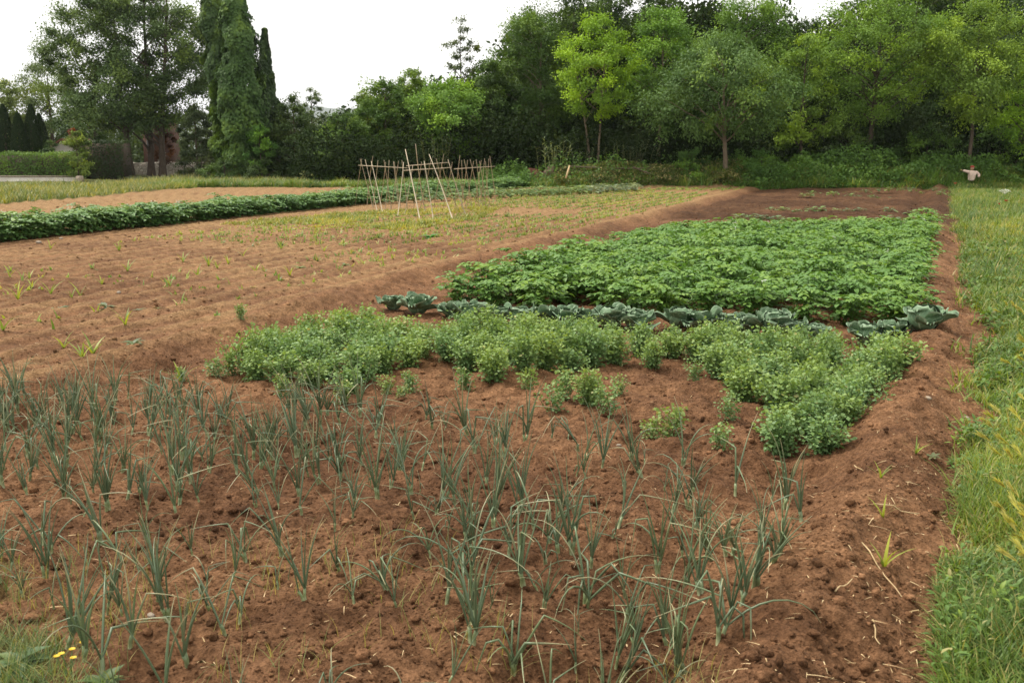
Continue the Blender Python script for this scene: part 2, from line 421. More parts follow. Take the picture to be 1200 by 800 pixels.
def onion_variant(style, k):
    A = Acc(); B = Acc()
    shoots = {'tall': random.choice([1, 1, 2, 2]), 'clump': random.choice([2, 2, 3]), 'droop': random.choice([1, 1, 2]), 'small': 1}[style]
    for s in range(shoots):
        bx, by = (random.uniform(-.05, .05), random.uniform(-.05, .05)) if shoots > 1 else (0, 0)
        h = {'tall': .07, 'clump': .06, 'droop': .06, 'small': .04}[style]
        lean = (random.uniform(-.02, .02), random.uniform(-.02, .02))
        if s: bx, by = random.uniform(-.016, .016), random.uniform(-.016, .016)
        else: bx = by = 0.0
        V, F = tube([[bx, by, -.03], [bx + lean[0] * .4, by + lean[1] * .4, h * .5], [bx + lean[0], by + lean[1], h]], [.010, .009, .0085] if style != 'small' else [.006, .005, .005], 6)
        B.add(V, F, 0.8, np.clip(.8 - (V[:, 2] + .03) / (h + .03), 0, 1) * 0.55)
        nl = {'tall': random.randint(2, 5), 'clump': random.randint(2, 4), 'droop': random.randint(2, 5), 'small': random.randint(2, 4)}[style]
        a0 = random.uniform(0, 6.28)
        for i in range(nl):
            az = a0 + i * 2.6 + random.uniform(-.5, .5)
            L = {'tall': random.uniform(.30, .50), 'clump': random.uniform(.28, .46), 'droop': random.uniform(.30, .52), 'small': random.uniform(.14, .26)}[style]
            tilt = random.uniform(.05, .36) if style != 'droop' else random.uniform(.2, .7)
            kink = None; droop = random.uniform(.05, .5)
            if style == 'droop' or random.random() < .28:
                if random.random() < .6: kink = random.uniform(.4, .75)
                else: droop = random.uniform(.9, 1.7)
            dry = random.choice([0, 0.05, 0.1, 0.15, 0.3]) if random.random() < .8 else random.uniform(.4, .9)
            onion_leaf(A, (bx + lean[0], by + lean[1], h * .82), az, tilt, L, random.uniform(.0032, .0060) * (.6 if style == 'small' else 1), droop, kink, dry, random.uniform(-.4, .4))
    return A.mesh('onion_leaves', M_ONION, True), B.mesh('onion_shank', M_ONION, True)
ON_VARS = {s: [onion_variant(s, k) for k in range({'tall': 12, 'clump': 7, 'droop': 10, 'small': 5}[s])] for s in ('tall', 'clump', 'droop', 'small')}
ON_LOOK = {'tall': 'upright blue-green onion', 'clump': 'dense many-shooted onion clump', 'droop': 'onion with drooping bent leaves', 'small': 'small thin-leaved onion'}
on_poly = [at(*p) for p in [(-30, 478), (120, 468), (250, 470), (420, 478), (560, 500), (625, 505), (740, 535), (850, 552), (950, 552), (945, 640), (880, 720), (830, 800), (820, 850), (-40, 850)]]
def place_onions():
    pts = []
    p0 = np.array([2.4, 1.75]); dr = 0.25
    for r in range(34):
        o = p0 + DR * (r * dr)
        c = 0.0
        while c < 9.5:
            q = o - NR * c + DR * random.uniform(-.11, .11) + NR * random.uniform(-.07, .07)
            x, y = q
            if y < 3.3: c += .3; continue
            sp = 0.21
            u = (x / y * FPX * CT + 600)
            dens = 0.85
            if y > 6.0 and u < 390: dens = .95; sp = 0.165
            if u < 420 and y < 5.6: dens = 0.8
            if y > 6.4 and 420 < u < 640: dens = 0.7
            if y > 5.2 and 640 < u < 780 : dens = 0.6
            if u > 780: dens = 0.85; sp = 0.22
            if bool(inside(on_poly, x, y)) and random.random() < dens * np.clip(.95 + 3.0 * fbm(np.array([x]), np.array([y]), .8, 2, 160)[0], .6 if (u < 390 and y > 5.8) else .12, 1.3): pts.append((r, c, x, y, u))
            c += sp * random.uniform(.9, 1.15)
    for px, py in [(833, 640), (815, 604), (870, 722), (885, 665), (905, 690), (938, 640), (920, 600), (800, 768), (728, 765), (790, 596), (822, 690), (860, 640), (905, 560), (612, 690), (560, 720), (655, 655)]:
        x, y = at(px, py); q = np.array([x, y]) - p0; pts.append((int(round(float(q @ DR) / dr)), float(-(q @ NR)), x, y, -px))
    pts = [(r, c, x, y, abs(u)) if u > -40 else (r, c, x, y, u) for r, c, x, y, u in pts]
    pts = [p for p in pts if -40 < abs(p[4]) < 1240]
    pts.sort(key=lambda p: p[3])
    rest, pts = pts[296:], pts[:296]                 # past 300 in view the farthest are one object
    print('onions', len(pts), len(rest))
    A = Acc()
    for r, c, x, y, u in rest:
        st = random.choice(['tall', 'tall', 'tall', 'clump', 'droop']) ; a = random.uniform(0, 6.28); s = random.uniform(.66, 1.05); ca, sa = math.cos(a) * s, math.sin(a) * s
        for me in random.choice(ON_VARS[st]):
            V = np.zeros(len(me.vertices) * 3, np.float32); me.vertices.foreach_get('co', V); V = V.reshape(-1, 3) @ np.array([[ca, sa, 0], [-sa, ca, 0], [0, 0, s]]) + [x, y, gz(x, y)]
            ti = np.zeros(len(V), np.float32); dr = np.zeros(len(V), np.float32); me.attributes['tint'].data.foreach_get('value', ti); me.attributes['dry'].data.foreach_get('value', dr)
            F = np.array([list(p.vertices) for p in me.polygons if len(p.vertices) == 4]); A.add(V, F, ti, dr)
    if rest: tag(obj('onion_rows', A.mesh('onion_rows', M_ONION, True), colour=ONION), 'farthest dense onions at the back of the bed before the left field', 'onions', kind='stuff')
    pts.sort(key=lambda p: (p[0], p[1]))
    rows = sorted({p[0] for p in pts}); rn = {r: i + 1 for i, r in enumerate(rows)}
    cnt = {}
    for r, c, x, y, u in pts:
        cnt[r] = cnt.get(r, 0) + 1
        w = random.random()
        if u < -41: st = 'clump'; u = -u
        elif u < 390 and y > 6: st = 'tall' if w < .6 else ('clump' if w < .86 else 'droop')
        elif u > 780: st = 'clump' if w < .4 else ('tall' if w < .75 else 'droop')
        else: st = 'tall' if w < .38 else ('droop' if w < .64 else ('clump' if w < .80 else 'small'))
        lv, sh = random.choice(ON_VARS[st])
        t = thing('onion_plant', f'{ON_LOOK[st]}, {nth(cnt[r])} from the soil path in the {nth(rn[r])} row from front', 'onion plant', (x, y, gz(x, y)), random.uniform(0, 6.28), 'onions planted in the bare bed')
        s = random.uniform(.60, 1.15); t.scale = (s, s, s * random.uniform(.88, 1.12)); t.rotation_euler = (random.gauss(0, .13), random.gauss(0, .13), t.rotation_euler[2])
        obj('leaves', lv, t, colour=ONION); obj('stalk', sh, t, colour=ONION)
place_onions()

# ------------------------------------------------------------------ pea plants
PEA = (0.145, 0.250, 0.092)
def pea_variant(n_st, h, w, yellow=0.0):
    A = Acc(); bV, bF = leaf_broad(.85, .06, .15, 2)
    for i in range(n_st):
        az = random.uniform(0, 6.28); lean = random.uniform(.05, 1.0) ** .8
        L = h * random.uniform(.75, 1.15); n = 6
        P = [np.array([random.uniform(-.06, .06), random.uniform(-.06, .06), 0])]
        el = math.pi / 2 - lean * 0.75
        for k in range(1, n):
            el += random.uniform(-.1, .18); az += random.uniform(-.25, .25)
            P.append(P[-1] + L * 1.1 / (n - 1) * np.array([math.cos(az) * math.cos(el) * w / h, math.sin(az) * math.cos(el) * w / h, math.sin(el)]))
        P = np.array(P); V, F = tube(P, np.linspace(.0035, .002, n), 4, cap=False); A.add(V, F, .5, .05)
        m = random.randint(36, 46)
        tt = rng.random(m) ** .7; ix = tt * (n - 1); i0 = np.minimum(ix.astype(int), n - 2); fr = (ix - i0)[:, None]
        B = P[i0] * (1 - fr) + P[i0 + 1] * fr
        d = rand_dirs(m); d[:, 2] = d[:, 2] * .6 + .15; d = unit(d)
        B = B + d * (rng.random(m) * .07)[:, None]
        B[:, 2] = np.maximum(B[:, 2], .015)
        nm = unit(rand_dirs(m) * .8 + np.array([0, 0, .9]))
        sz = rng.uniform(.022, .045, m)
        A.inst(bV, bF, frames(d, nm) * sz[:, None, None], B, np.clip(.25 + .35 * tt + .2 * rng.random(m), 0, 1), (rng.random(m) < yellow) * .6)
        # tendril tips, pale
        a2, b2 = P[-1], P[-1] + np.array([random.uniform(-.04, .04), random.uniform(-.04, .04), random.uniform(.01, .06)])
        V, F = tube([a2, (a2 + b2) / 2 + .01, b2], .0015, 4, cap=False); A.add(V, F, .95)
    return A.mesh('pea_foliage', M_CROP)
PEA_BIG = [pea_variant(random.randint(20, 26), random.uniform(.26, .33), random.uniform(.30, .40), .01) for k in range(7)]
PEA_SMALL = [pea_variant(random.randint(6, 10), random.uniform(.20, .27), random.uniform(.20, .26), .05) for k in range(4)]
PEA_YEL = [pea_variant(random.randint(5, 8), .2, .22, .28) for k in range(2)]
def place_peas():
    polys = {
        'left block': [(262, 446), (330, 455), (400, 457), (470, 448), (490, 428), (505, 410), (470, 402), (400, 400), (350, 404), (310, 420)],
        'middle block': [(512, 438), (560, 450), (610, 449), (650, 440), (700, 432), (760, 430), (842, 432), (850, 410), (800, 408), (700, 405), (600, 402), (530, 402), (516, 412)],
        'right block': [(822, 432), (862, 455), (890, 480), (900, 520), (958, 530), (1000, 505), (1054, 462), (1054, 440), (1000, 415), (930, 414), (880, 418), (824, 412)],
    }
    rows_from = np.array([5.6, 5.0])
    for bname, pp in polys.items():
        poly = [at(*p) for p in pp]; pts = []
        for r in range(30):
            c = 0.0
            while c < 12:
                q = rows_from + DR * (r * .34) - NR * c + DR * random.uniform(-.07, .07) + NR * random.uniform(-.05, .05)
                if bool(inside(poly, q[0], q[1])): pts.append((r, c, q[0], q[1]))
                c += random.uniform(.29, .37)
        cnt = {}; rn = {r: i + 1 for i, r in enumerate(sorted({p[0] for p in pts}))}
        for r, c, x, y in pts:
            cnt[r] = cnt.get(r, 0) + 1
            me = random.choice(PEA_BIG)
            o = obj('pea_plant', me, loc=(x, y, gz(x, y) - .01), colour=PEA)
            s = random.uniform(.85, 1.12); o.scale = (s * random.uniform(.9, 1.25), s, s * random.uniform(.75, 1.15)); o.rotation_euler = (0, 0, random.uniform(0, 6.28))
            tag(o, f'bushy pea plant, {bname}, {nth(cnt[r])} from its path end, {nth(rn[r])} row from front', 'pea plant', 'pea plants in the front vegetable bed')
    single = [
        (662, 470, 0, .95, 'pale sparse pea plant at the near edge of the middle pea block'), (690, 478, 0, .85, 'pale pea plant sprawling on bare soil before the middle block'),
        (650, 482, 1, .8, 'low pale pea plant nearest the onions below the middle block'), (712, 488, 1, .8, 'small pea plant right of the pale sprawling one on bare soil'),
        (725, 462, 1, .6, 'thin pea seedling alone on bare soil below the middle pea block'), (785, 505, 0, .95, 'lone leafy pea plant on bare soil between onions and right block'),
        (768, 508, 2, .8, 'yellowing pea plant beside the lone leafy one'), (845, 522, 1, .8, 'small pea plant in front of the right pea block near onions'),
        (855, 495, 1, .75, 'small pea plant just left of the right pea block'), (815, 448, 1, .7, 'little pea plant under the right end of the middle block'),
        (482, 462, 1, .7, 'small pea plant between the left and middle blocks, nearest onions'), (470, 470, 2, .5, 'tiny yellowish pea plant under the left block'),
        (402, 470, 1, .7, 'flattened small pea plant in front of the left pea block'), (455, 458, 1, .6, 'short pea plant at the right front corner of the left block'),
        (255, 442, 2, .9, 'yellow-tipped pea plant at the left end of the pea bed'), (272, 438, 1, .9, 'pale low pea plant at the left corner of the pea bed'),
        (213, 447, 1, .5, 'tiny pea sprig alone far left of the pea bed'), (332, 462, 1, .75, 'pale small pea plant in front of the left pea block corner'),
        (618, 455, 1, .9, 'small pea plant at the front middle of the middle block'), (545, 452, 1, .8, 'small pea plant at the left front of the middle block'),
        (500, 425, 1, .7, 'small pea plant in the gap between left and middle blocks'), (284, 388, 1, .7, 'small leafy plant alone on the step of the left field'),
    ]
    for px, py, k, s, lab in single:
        x, y = at(px, py)
        o = obj('pea_plant', random.choice([PEA_SMALL, PEA_SMALL, PEA_YEL][k] if k else PEA_SMALL + PEA_BIG[:2]), loc=(x, y, gz(x, y) - .01), colour=(0.14, 0.235, 0.085))
        o.scale = (s, s, s); o.rotation_euler = (0, 0, random.uniform(0, 6.28))
        tag(o, lab, 'pea plant', 'stray pea plants around the bed')
place_peas()

# ------------------------------------------------------------------ cabbages
def cabbage_material():
    m, nt, ns, L = new_mat('cabbage_leaf')
    uv = N(ns, 'ShaderNodeUVMap'); sp = N(ns, 'ShaderNodeSeparateXYZ'); L.new(uv.outputs[0], sp.inputs[0])
    def M(op, a, b=None, c=None):
        n = N(ns, 'ShaderNodeMath', operation=op)
        for i, v in enumerate((a, b, c)):
            if v is None: continue
            if isinstance(v, (int, float)): n.inputs[i].default_value = v
            else: L.new(v, n.inputs[i])
        return n.outputs[0]
    au = M('ABSOLUTE', M('SUBTRACT', sp.outputs[0], .5))
    mid = M('LESS_THAN', au, M('MULTIPLY_ADD', sp.outputs[1], -.028, .034))
    sv = M('FRACT', M('MULTIPLY', M('SUBTRACT', sp.outputs[1], M('MULTIPLY', au, .9)), 6.5))
    side = M('MULTIPLY', M('LESS_THAN', sv, .09), .6)
    rim = M('MULTIPLY', M('MAXIMUM', M('GREATER_THAN', au, .465), M('GREATER_THAN', sp.outputs[1], .955)), .75)
    vein = M('MAXIMUM', M('MAXIMUM', mid, side), rim)
    geo = N(ns, 'ShaderNodeNewGeometry'); no = N(ns, 'ShaderNodeTexNoise'); no.inputs['Scale'].default_value = 14; no.inputs['Detail'].default_value = 4
    L.new(geo.outputs['Position'], no.inputs['Vector'])
    rp = N(ns, 'ShaderNodeValToRGB'); e = rp.color_ramp.elements
    e[0].position = .3; e[0].color = (.082, .142, .078, 1); e[1].position = .75; e[1].color = (.150, .235, .128, 1)
    L.new(no.outputs['Fac'], rp.inputs[0])
    mx = N(ns, 'ShaderNodeMix', data_type='RGBA'); mx.inputs[7].default_value = (.26, .35, .23, 1)
    L.new(vein, mx.inputs[0]); L.new(rp.outputs[0], mx.inputs[6])
    b = N(ns, 'ShaderNodeBump'); b.inputs['Strength'].default_value = .5; b.inputs['Distance'].default_value = .01
    L.new(M('ADD', vein, no.outputs['Fac']), b.inputs['Height'])
    bs = N(ns, 'ShaderNodeBsdfPrincipled'); bs.inputs['Roughness'].default_value = .55; bs.inputs['Specular IOR Level'].default_value = .18
    L.new(mx.outputs[2], bs.inputs['Base Color']); L.new(b.outputs[0], bs.inputs['Normal'])
    out = N(ns, 'ShaderNodeOutputMaterial'); L.new(bs.outputs[0], out.inputs[0])
    return m
M_CAB = cabbage_material()
def cabbage_leaf(L, W, curl, wave, seed):
    nu, nv = 13, 11; rs = np.random.default_rng(seed); ph = rs.random(3) * 6.28
    V = []; UV = []
    for j in range(nv):
        v = j / (nv - 1)
        w = W * (0.16 + 0.84 * math.sin(math.pi * min(v ** .8 * .62 + .03, 1))) * (1 if v < .8 else math.sqrt(max(0.02, 1 - ((v - .8) / .215) ** 2)))
        for i in range(nu):
            u = i / (nu - 1) - .5
            edge = (abs(u) * 2) ** 2 * .7 + v ** 3 * .6
            x = w * u * 2 * .5
            r = v * L
            el = 0.25 + curl * .62 * v                      # rises then curls up/out
            yy = r * math.cos(el * .55); zz = r * math.sin(el * .55) + (abs(u) * 2) ** 2 * w * .22
            ruff = wave * edge * (math.sin(9 * u * 2 + ph[0] + 5 * v) + .6 * math.sin(17 * u + ph[1] - 9 * v))
            back = .05 * L * v ** 4
            V.append([x, yy + back + ruff * .4, zz - .22 * L * v ** 4 + ruff]); UV.append([i / (nu - 1), v])
    F = [[j * nu + i, j * nu + i + 1, (j + 1) * nu + i + 1, (j + 1) * nu + i] for j in range(nv - 1) for i in range(nu - 1)]
    return np.array(V), np.array(F), np.array(UV)
CAB_OUT = []
for k in range(6):
    V, F, UV = cabbage_leaf(.29, .30, [.5, .9, 1.3][k % 3], .017, 40 + k)
    CAB_OUT.append(mesh_np('cabbage_outer_leaf', V, F, True, uv=UV, mats=[M_CAB]))
def cab_head(seed):
    rs = np.random.default_rng(seed); Vs = []; Fs = []; UVs = []; n0 = 0
    for k in range(9):                              # wrapped leaves: spherical patches, each a little prouder
        rad = .088 + .004 * k; az = k * 2.4 + rs.random(); tilt = .55 + .06 * k
        nu, nv = 11, 10; V = []; UV = []
        for j in range(nv):
            for i in range(nu):
                u = i / (nu - 1); v = j / (nv - 1)
                lon = (u - .5) * 2.5 * (0.55 + .45 * math.sin(math.pi * min(v + .15, 1))); lat = -1.2 + 2.25 * v
                flare = 1 + .20 * max(0, v - .72) * (1 + .5 * math.sin(11 * u)) + .10 * (abs(u - .5) * 2) ** 4
                V.append([rad * flare * math.cos(lat) * math.sin(lon), rad * flare * math.cos(lat) * math.cos(lon), rad * flare * math.sin(lat) * .95 + .11]); UV.append([u, v])
        V = np.array(V); c, s = math.cos(az), math.sin(az); V[:, :2] = V[:, :2] @ np.array([[c, s], [-s, c]])
        F = [[j * nu + i, j * nu + i + 1, (j + 1) * nu + i + 1, (j + 1) * nu + i] for j in range(nv - 1) for i in range(nu - 1)]
        Vs.append(V); Fs.append(np.array(F) + n0); UVs.append(np.array(UV)); n0 += len(V)
    return mesh_np('cabbage_head', np.concatenate(Vs), np.concatenate(Fs), True, uv=np.concatenate(UVs), mats=[M_CAB])
CAB_HEADS = [cab_head(k) for k in range(3)]
def place_cabbages():
    spots = [(462, 362, .8), (490, 367, 1.0), (533, 371, .9), (552, 374, .95), (584, 377, 1.0), (612, 379, .9), (637, 381, .9), (663, 382, 1.0), (690, 383, .95), (716, 384, 1.0), (745, 386, .95),
             (795, 384, .95), (828, 387, 1.05), (853, 388, .85), (877, 389, 1.0), (906, 391, 1.15), (934, 392, .9), (958, 394, .65), (1018, 396, .95), (1046, 398, .85), (1081, 400, 1.1)]
    words_ = {0: 'loose dark cabbage alone at the far left end of the cabbage row', 1: 'wide open-leaved cabbage second from the left end of the row',
              17: 'small half-hidden cabbage right of the long row, beside potato leaves', 18: 'first of three cabbages beside the soil path, leftmost of them',
              19: 'middle one of the three cabbages beside the soil path', 20: 'large open cabbage nearest the soil path, last in the row'}
    for i, (px, py, s) in enumerate(spots):
        x, y = at(px, py)
        t = thing('cabbage', words_.get(i, f'blue-green cabbage between the peas and potatoes, {nth(i + 1)} from the left end of the row'), 'cabbage', (x, y, gz(x, y) + .0), random.uniform(0, 6.28), 'row of cabbages between peas and potatoes')
        s *= 1.24; t.scale = (s, s, s * 1.0)
        h = obj('head', random.choice(CAB_HEADS), t); hs = random.uniform(.85, 1.1); h.scale = (hs, hs, hs * .95)
        n = random.randint(10, 12)
        for k in range(n):
            o = obj('outer_leaf', random.choice(CAB_OUT), t)
            a = k * 2.399 + random.uniform(-.2, .2); inner = k / n
            o.rotation_euler = (random.uniform(-.08, .15) + inner * .80, random.uniform(-.15, .15), a); q = random.uniform(.75, 1.0) * (1.02 - .28 * inner); o.scale = (q, q, q)
            o.location = (-math.sin(a) * .015, math.cos(a) * .015, .02 + .02 * inner)
place_cabbages()

# ------------------------------------------------------------------ potatoes
POT = (0.105, 0.215, 0.045)
def potato_variant(n_st, h, w, leaf=.084):
    A = Acc(); bV, bF = leaf_broad(.66, .07, .30, 3)
    pend = []
    for i in range(n_st):
        az = i * 2.399 + random.uniform(-.4, .4); lean = (i + .5) / n_st
        base = np.array([0.06 * math.cos(az), .06 * math.sin(az), 0])
        tip = np.array([w * lean * math.cos(az), w * lean * math.sin(az), h * (1.0 - .38 * lean ** 2) * random.uniform(.85, 1.1)])
        mid = base * .5 + tip * .5 + np.array([0, 0, .16 * h])
        tt = np.linspace(0, 1, 5)[:, None]; P = (1 - tt) ** 2 * base + 2 * tt * (1 - tt) * mid + tt ** 2 * tip
        V, F = tube(P, np.linspace(.006, .003, 5), 4, cap=False); A.add(V, F, .55)
        for j in range(random.randint(6, 8)):        # compound leaves around the stem
            f = random.uniform(.4, 1.0) if j < 5 else random.uniform(.08, .4); b = (1 - f) ** 2 * base + 2 * f * (1 - f) * mid + f ** 2 * tip
            a2 = random.uniform(0, 6.28) if f < .9 else az + random.uniform(-1, 1)
            out = np.array([math.cos(a2), math.sin(a2), random.uniform(-.05, .45)]); out = out / np.linalg.norm(out)
            Lr = random.uniform(.15, .24); tint = .30 + .35 * random.random() + .3 * (b[2] / h - .5)
            side = np.cross(out, [0, 0, 1]); side /= np.linalg.norm(side)
            for k in range(7):
                s_ = [1, .72, .72, .45, .45, .2, .2][k]; sg = [0, 1, -1, 1, -1, 1, -1][k]
                pos = b + out * Lr * s_ + np.array([0, 0, -.07 * s_ ** 2])
                ax = out * (1 if k == 0 else .55) + side * sg * .85 + np.array([0, 0, random.uniform(-.35, .12)])
                pend.append((pos, ax, np.array([random.uniform(-.35, .35), random.uniform(-.35, .35), 1]), leaf * random.uniform(.8, 1.2) * (1.2 if k == 0 else 1), tint + random.uniform(-.12, .12)))
    P = np.array([p[0] for p in pend]); AX = np.array([p[1] for p in pend]); NM = np.array([p[2] for p in pend]); sz = np.array([p[3] for p in pend]); ti = np.clip([p[4] for p in pend], 0, 1)
    P[:, 2] = np.maximum(P[:, 2], .02)
    A.inst(bV, bF, frames(AX, NM) * sz[:, None, None], P, ti)
    return A.mesh('potato_foliage', M_CROP)
POT_VARS = [potato_variant(random.randint(11, 14), random.uniform(.50, .60), random.uniform(.38, .46)) for k in range(7)]
def flower_mesh():
    A = Acc(); bV, bF = leaf_broad(.9, .05, .2, 2)
    for c in range(4):
        o = np.array([random.uniform(-.05, .05), random.uniform(-.05, .05), random.uniform(0, .05)])
        a = np.arange(5) / 5 * 6.283
        ax = np.stack([np.cos(a), np.sin(a), .3 + 0 * a], 1); nm = np.stack([-np.cos(a) * .3, -np.sin(a) * .3, 1 + 0 * a], 1)
        A.inst(bV, bF, frames(ax, nm) * .022, np.repeat(o[None], 5, 0), np.full(5, .5))
        V, F = tube([o - [0, 0, .03], o], .003, 4, cap=False); A.add(V, F, .1, 0)
    return A.mesh('potato_flower', M_PETAL)
def petal_material(name, c):
    m, nt, ns, L = new_mat(name); oi = N(ns, 'ShaderNodeObjectInfo')
    no = N(ns, 'ShaderNodeTexNoise'); no.inputs['Scale'].default_value = 30
    mx = N(ns, 'ShaderNodeMix', data_type='RGBA'); mx.inputs[6].default_value = (*c, 1); mx.inputs[7].default_value = (*[v * .75 for v in c], 1); L.new(no.outputs['Fac'], mx.inputs[0])
    bs = N(ns, 'ShaderNodeBsdfPrincipled'); bs.inputs['Roughness'].default_value = .6; L.new(mx.outputs[2], bs.inputs['Base Color'])
    out = N(ns, 'ShaderNodeOutputMaterial'); L.new(bs.outputs[0], out.inputs[0]); return m
M_PETAL = petal_material('white_petals', (.80, .80, .74))
POT_FLOWERS = [flower_mesh() for k in range(3)]
def place_potatoes():
    g = lambda p, z=0: np.array(at(p[0], p[1], z))
    nl, nr_ = g((538, 357)), g((1048, 378)); fl, fr = g((800, 264), .42), g((1084, 272), .1)
    nrows = 17
    for r in range(nrows):
        v = r / (nrows - 1)
        a = nl + (fl - nl) * v; b = nr_ + (fr - nr_) * v
        wid = np.linalg.norm(b - a); n = max(2, int(round(wid / .58)))
        for k in range(n + 1):
            q = a + (b - a) * k / n + DR * random.uniform(-.09, .09) + NR * random.uniform(-.06, .06)
            if r == 0 and k in (3,): continue
            o = obj('potato_plant', random.choice(POT_VARS), loc=(q[0], q[1], gz(*q) - .01), colour=POT)
            s = random.uniform(.88, 1.12) * (1.0 if r else .92); o.scale = (s, s, s * random.uniform(.9, 1.1)); o.rotation_euler = (0, 0, random.uniform(0, 6.28))
            tag(o, f'leafy potato plant behind the cabbages, {nth(n + 1 - k)} from soil path in {nth(r + 1)} row', 'potato plant', 'potato plants in the big bed')
            if random.random() < .06:
                f = obj('blossom', random.choice(POT_FLOWERS), o); f.location = (random.uniform(-.1, .1), random.uniform(-.1, .1), .54)
    # the long double row across the left field
    A, B = np.array(at(-50, 297)), np.array(at(612, 222))
    d = (B - A) / np.linalg.norm(B - A); nn = np.array([-d[1], d[0]]); L = np.linalg.norm(B - A)
    for row in range(2):
        n = int(L / .50)
        for k in range(n + 1):
            q = A + d * (L * k / n + random.uniform(-.08, .08)) + nn * (.38 + row * .55 + random.uniform(-.06, .06))
            o = obj('flowering_potato_plant', random.choice(POT_VARS), loc=(q[0], q[1], gz(*q) - .01), colour=(.105, .205, .060))
            s = random.uniform(1.15, 1.4); o.scale = (s, s, s * random.uniform(.74, .92)); o.rotation_euler = (0, 0, random.uniform(0, 6.28))
            tag(o, f'potato plant in the long left strip, {["near", "far"][row]} row, {nth(k + 1)} from left', 'potato plant', 'potato plants in the long left strip')
            if random.random() < .35:
                f = obj('blossom', random.choice(POT_FLOWERS), o); f.location = (random.uniform(-.15, .15), random.uniform(-.15, .15), .52)
    # lower second strip beyond the canes
    A, B = np.array(at(440, 243)), np.array(at(742, 227))
    A2, B2 = np.array(at(440, 237)), np.array(at(742, 224))
    for row in range(3):
        a, b = A + (A2 - A) * row / 2, B + (B2 - B) * row / 2
        n = 24
        for k in range(n + 1):
            q = a + (b - a) * (k + random.uniform(-.2, .2)) / n
            o = obj('squash_plant', random.choice(SQ_VARS), loc=(q[0], q[1], gz(*q)), colour=(.12, .20, .075) if k < 19 else (.16, .22, .15))
            s = random.uniform(1.2, 1.7); o.scale = (s, s, s); o.rotation_euler = (0, 0, random.uniform(0, 6.28))
            tag(o, f'{"pale low" if k < 19 else "grey-green low"} leafy plant beyond the canes, {nth(k + 1)} from left, {nth(row + 1)} row back', 'vegetable plant', 'low leafy plants in the short strip')
def low_leafy(n, h, w, size):
    A = Acc(); bV, bF = leaf_broad(.85, .05, .25, 3)
    a = np.arange(n) * 2.399 + rng.random(n); l = (np.arange(n) + .5) / n
    tip = np.stack([w * l ** .7 * np.cos(a), w * l ** .7 * np.sin(a), h * (1 - .5 * l)], 1)
    ax = np.stack([np.cos(a), np.sin(a), .5 - .6 * l], 1); nm = np.stack([-.4 * np.cos(a), -.4 * np.sin(a), 1 + 0 * a], 1)
    A.inst(bV, bF, frames(ax, nm) * (size * rng.uniform(.8, 1.2, n))[:, None, None], tip * .6, np.clip(.3 + .5 * rng.random(n), 0, 1))
    for i in range(n):
        V, F = tube([[0, 0, -.01], tip[i] * [.3, .3, .5], tip[i] * .6], .003, 4, cap=False); A.add(V, F, .7)
    return A.mesh('low_leafy', M_CROP)
SQ_VARS = [low_leafy(26, .34, .42, .15) for k in range(4)]
place_potatoes()

# ------------------------------------------------------------------ young plants in the far bed and the left field
LET_VARS = [low_leafy(10, .20, .18, .15) for k in range(3)]
def maize_variant(n, h):
    A = Acc(); tV, tF = blade(4, .45)
    a = np.arange(n) * 2.6 + rng.random(n); el = rng.uniform(1.0, 1.45, n)
    ax = np.stack([np.cos(a) * np.cos(el), np.sin(a) * np.cos(el), np.sin(el)], 1)
    nm = np.stack([-np.cos(a) * np.sin(el), -np.sin(a) * np.sin(el), np.cos(el)], 1)
    L = h * rng.uniform(.7, 1.1, n)
    A.inst(tV, tF, frames(ax, nm) * np.stack([L * .10, L, L], 1)[:, None, :], np.zeros((n, 3)), rng.uniform(.4, 1, n))
    return A.mesh('young_maize', M_GRASS)
MZ_VARS = [maize_variant(random.randint(4, 6), .24) for k in range(4)]
def place_young():
    for r, (pa, pb) in enumerate([((858, 258), (1080, 260)), ((905, 247), (1085, 250)), ((940, 233), (1100, 233)), ((950, 227), (1105, 227))]):
        A, B = np.array(at(*pa)), np.array(at(*pb)); n = [20, 12, 14, 12][r]
        for k in range(n + 1):
            q = A + (B - A) * (k + random.uniform(-.2, .2)) / n
            if random.random() < .1: continue
            o = obj('lettuce_plant', random.choice(LET_VARS), loc=(q[0], q[1], gz(*q)), colour=random.choice([(.11, .20, .06), (.10, .17, .075), (.13, .21, .07)]))
            s = random.uniform(1.0, 1.7); o.scale = (s, s, s); o.rotation_euler = (0, 0, random.uniform(0, 6.28))
            tag(o, f'pale young plant on dark soil beyond the potatoes, {nth(k + 1)} from left, {nth(r + 1)} row', 'vegetable plant', 'young vegetables in the far dark bed')
    spots = [(35, 332), (95, 355), (85, 360), (150, 326), (200, 347), (148, 395), (76, 420), (110, 428), (98, 435), (12, 330), (268, 318), (285, 305), (255, 322), (22, 360), (60, 352), (245, 318), (38, 345), (140, 300), (120, 340), (60, 300), (232, 330), (212, 448), (1030, 590), (1032, 640), (1034, 690), (1072, 548), (215, 315), (300, 325), (330, 300), (380, 300), (340, 330), (5, 400)]
    for i, (px, py) in enumerate(spots):
        x, y = at(px, py)
        where = 'soil path beside the verge' if px > 1000 else 'bare left field'
        o = obj('maize_seedling', random.choice(MZ_VARS), loc=(x, y, gz(x, y) - .005), colour=(.17, .24, .05))
        s = random.uniform(.8, 1.3) * (.6 if px > 1000 else 1); o.scale = (s, s, s); o.rotation_euler = (0, 0, random.uniform(0, 6.28))
        k = sum(1 for p in spots if (p[0] > 1000) == (px > 1000) and p[1] > py) + 1
        tag(o, f'light green grassy seedling on the {where}, {nth(k)} nearest the camera', 'seedling', 'grassy seedlings on bare soil')
place_young()

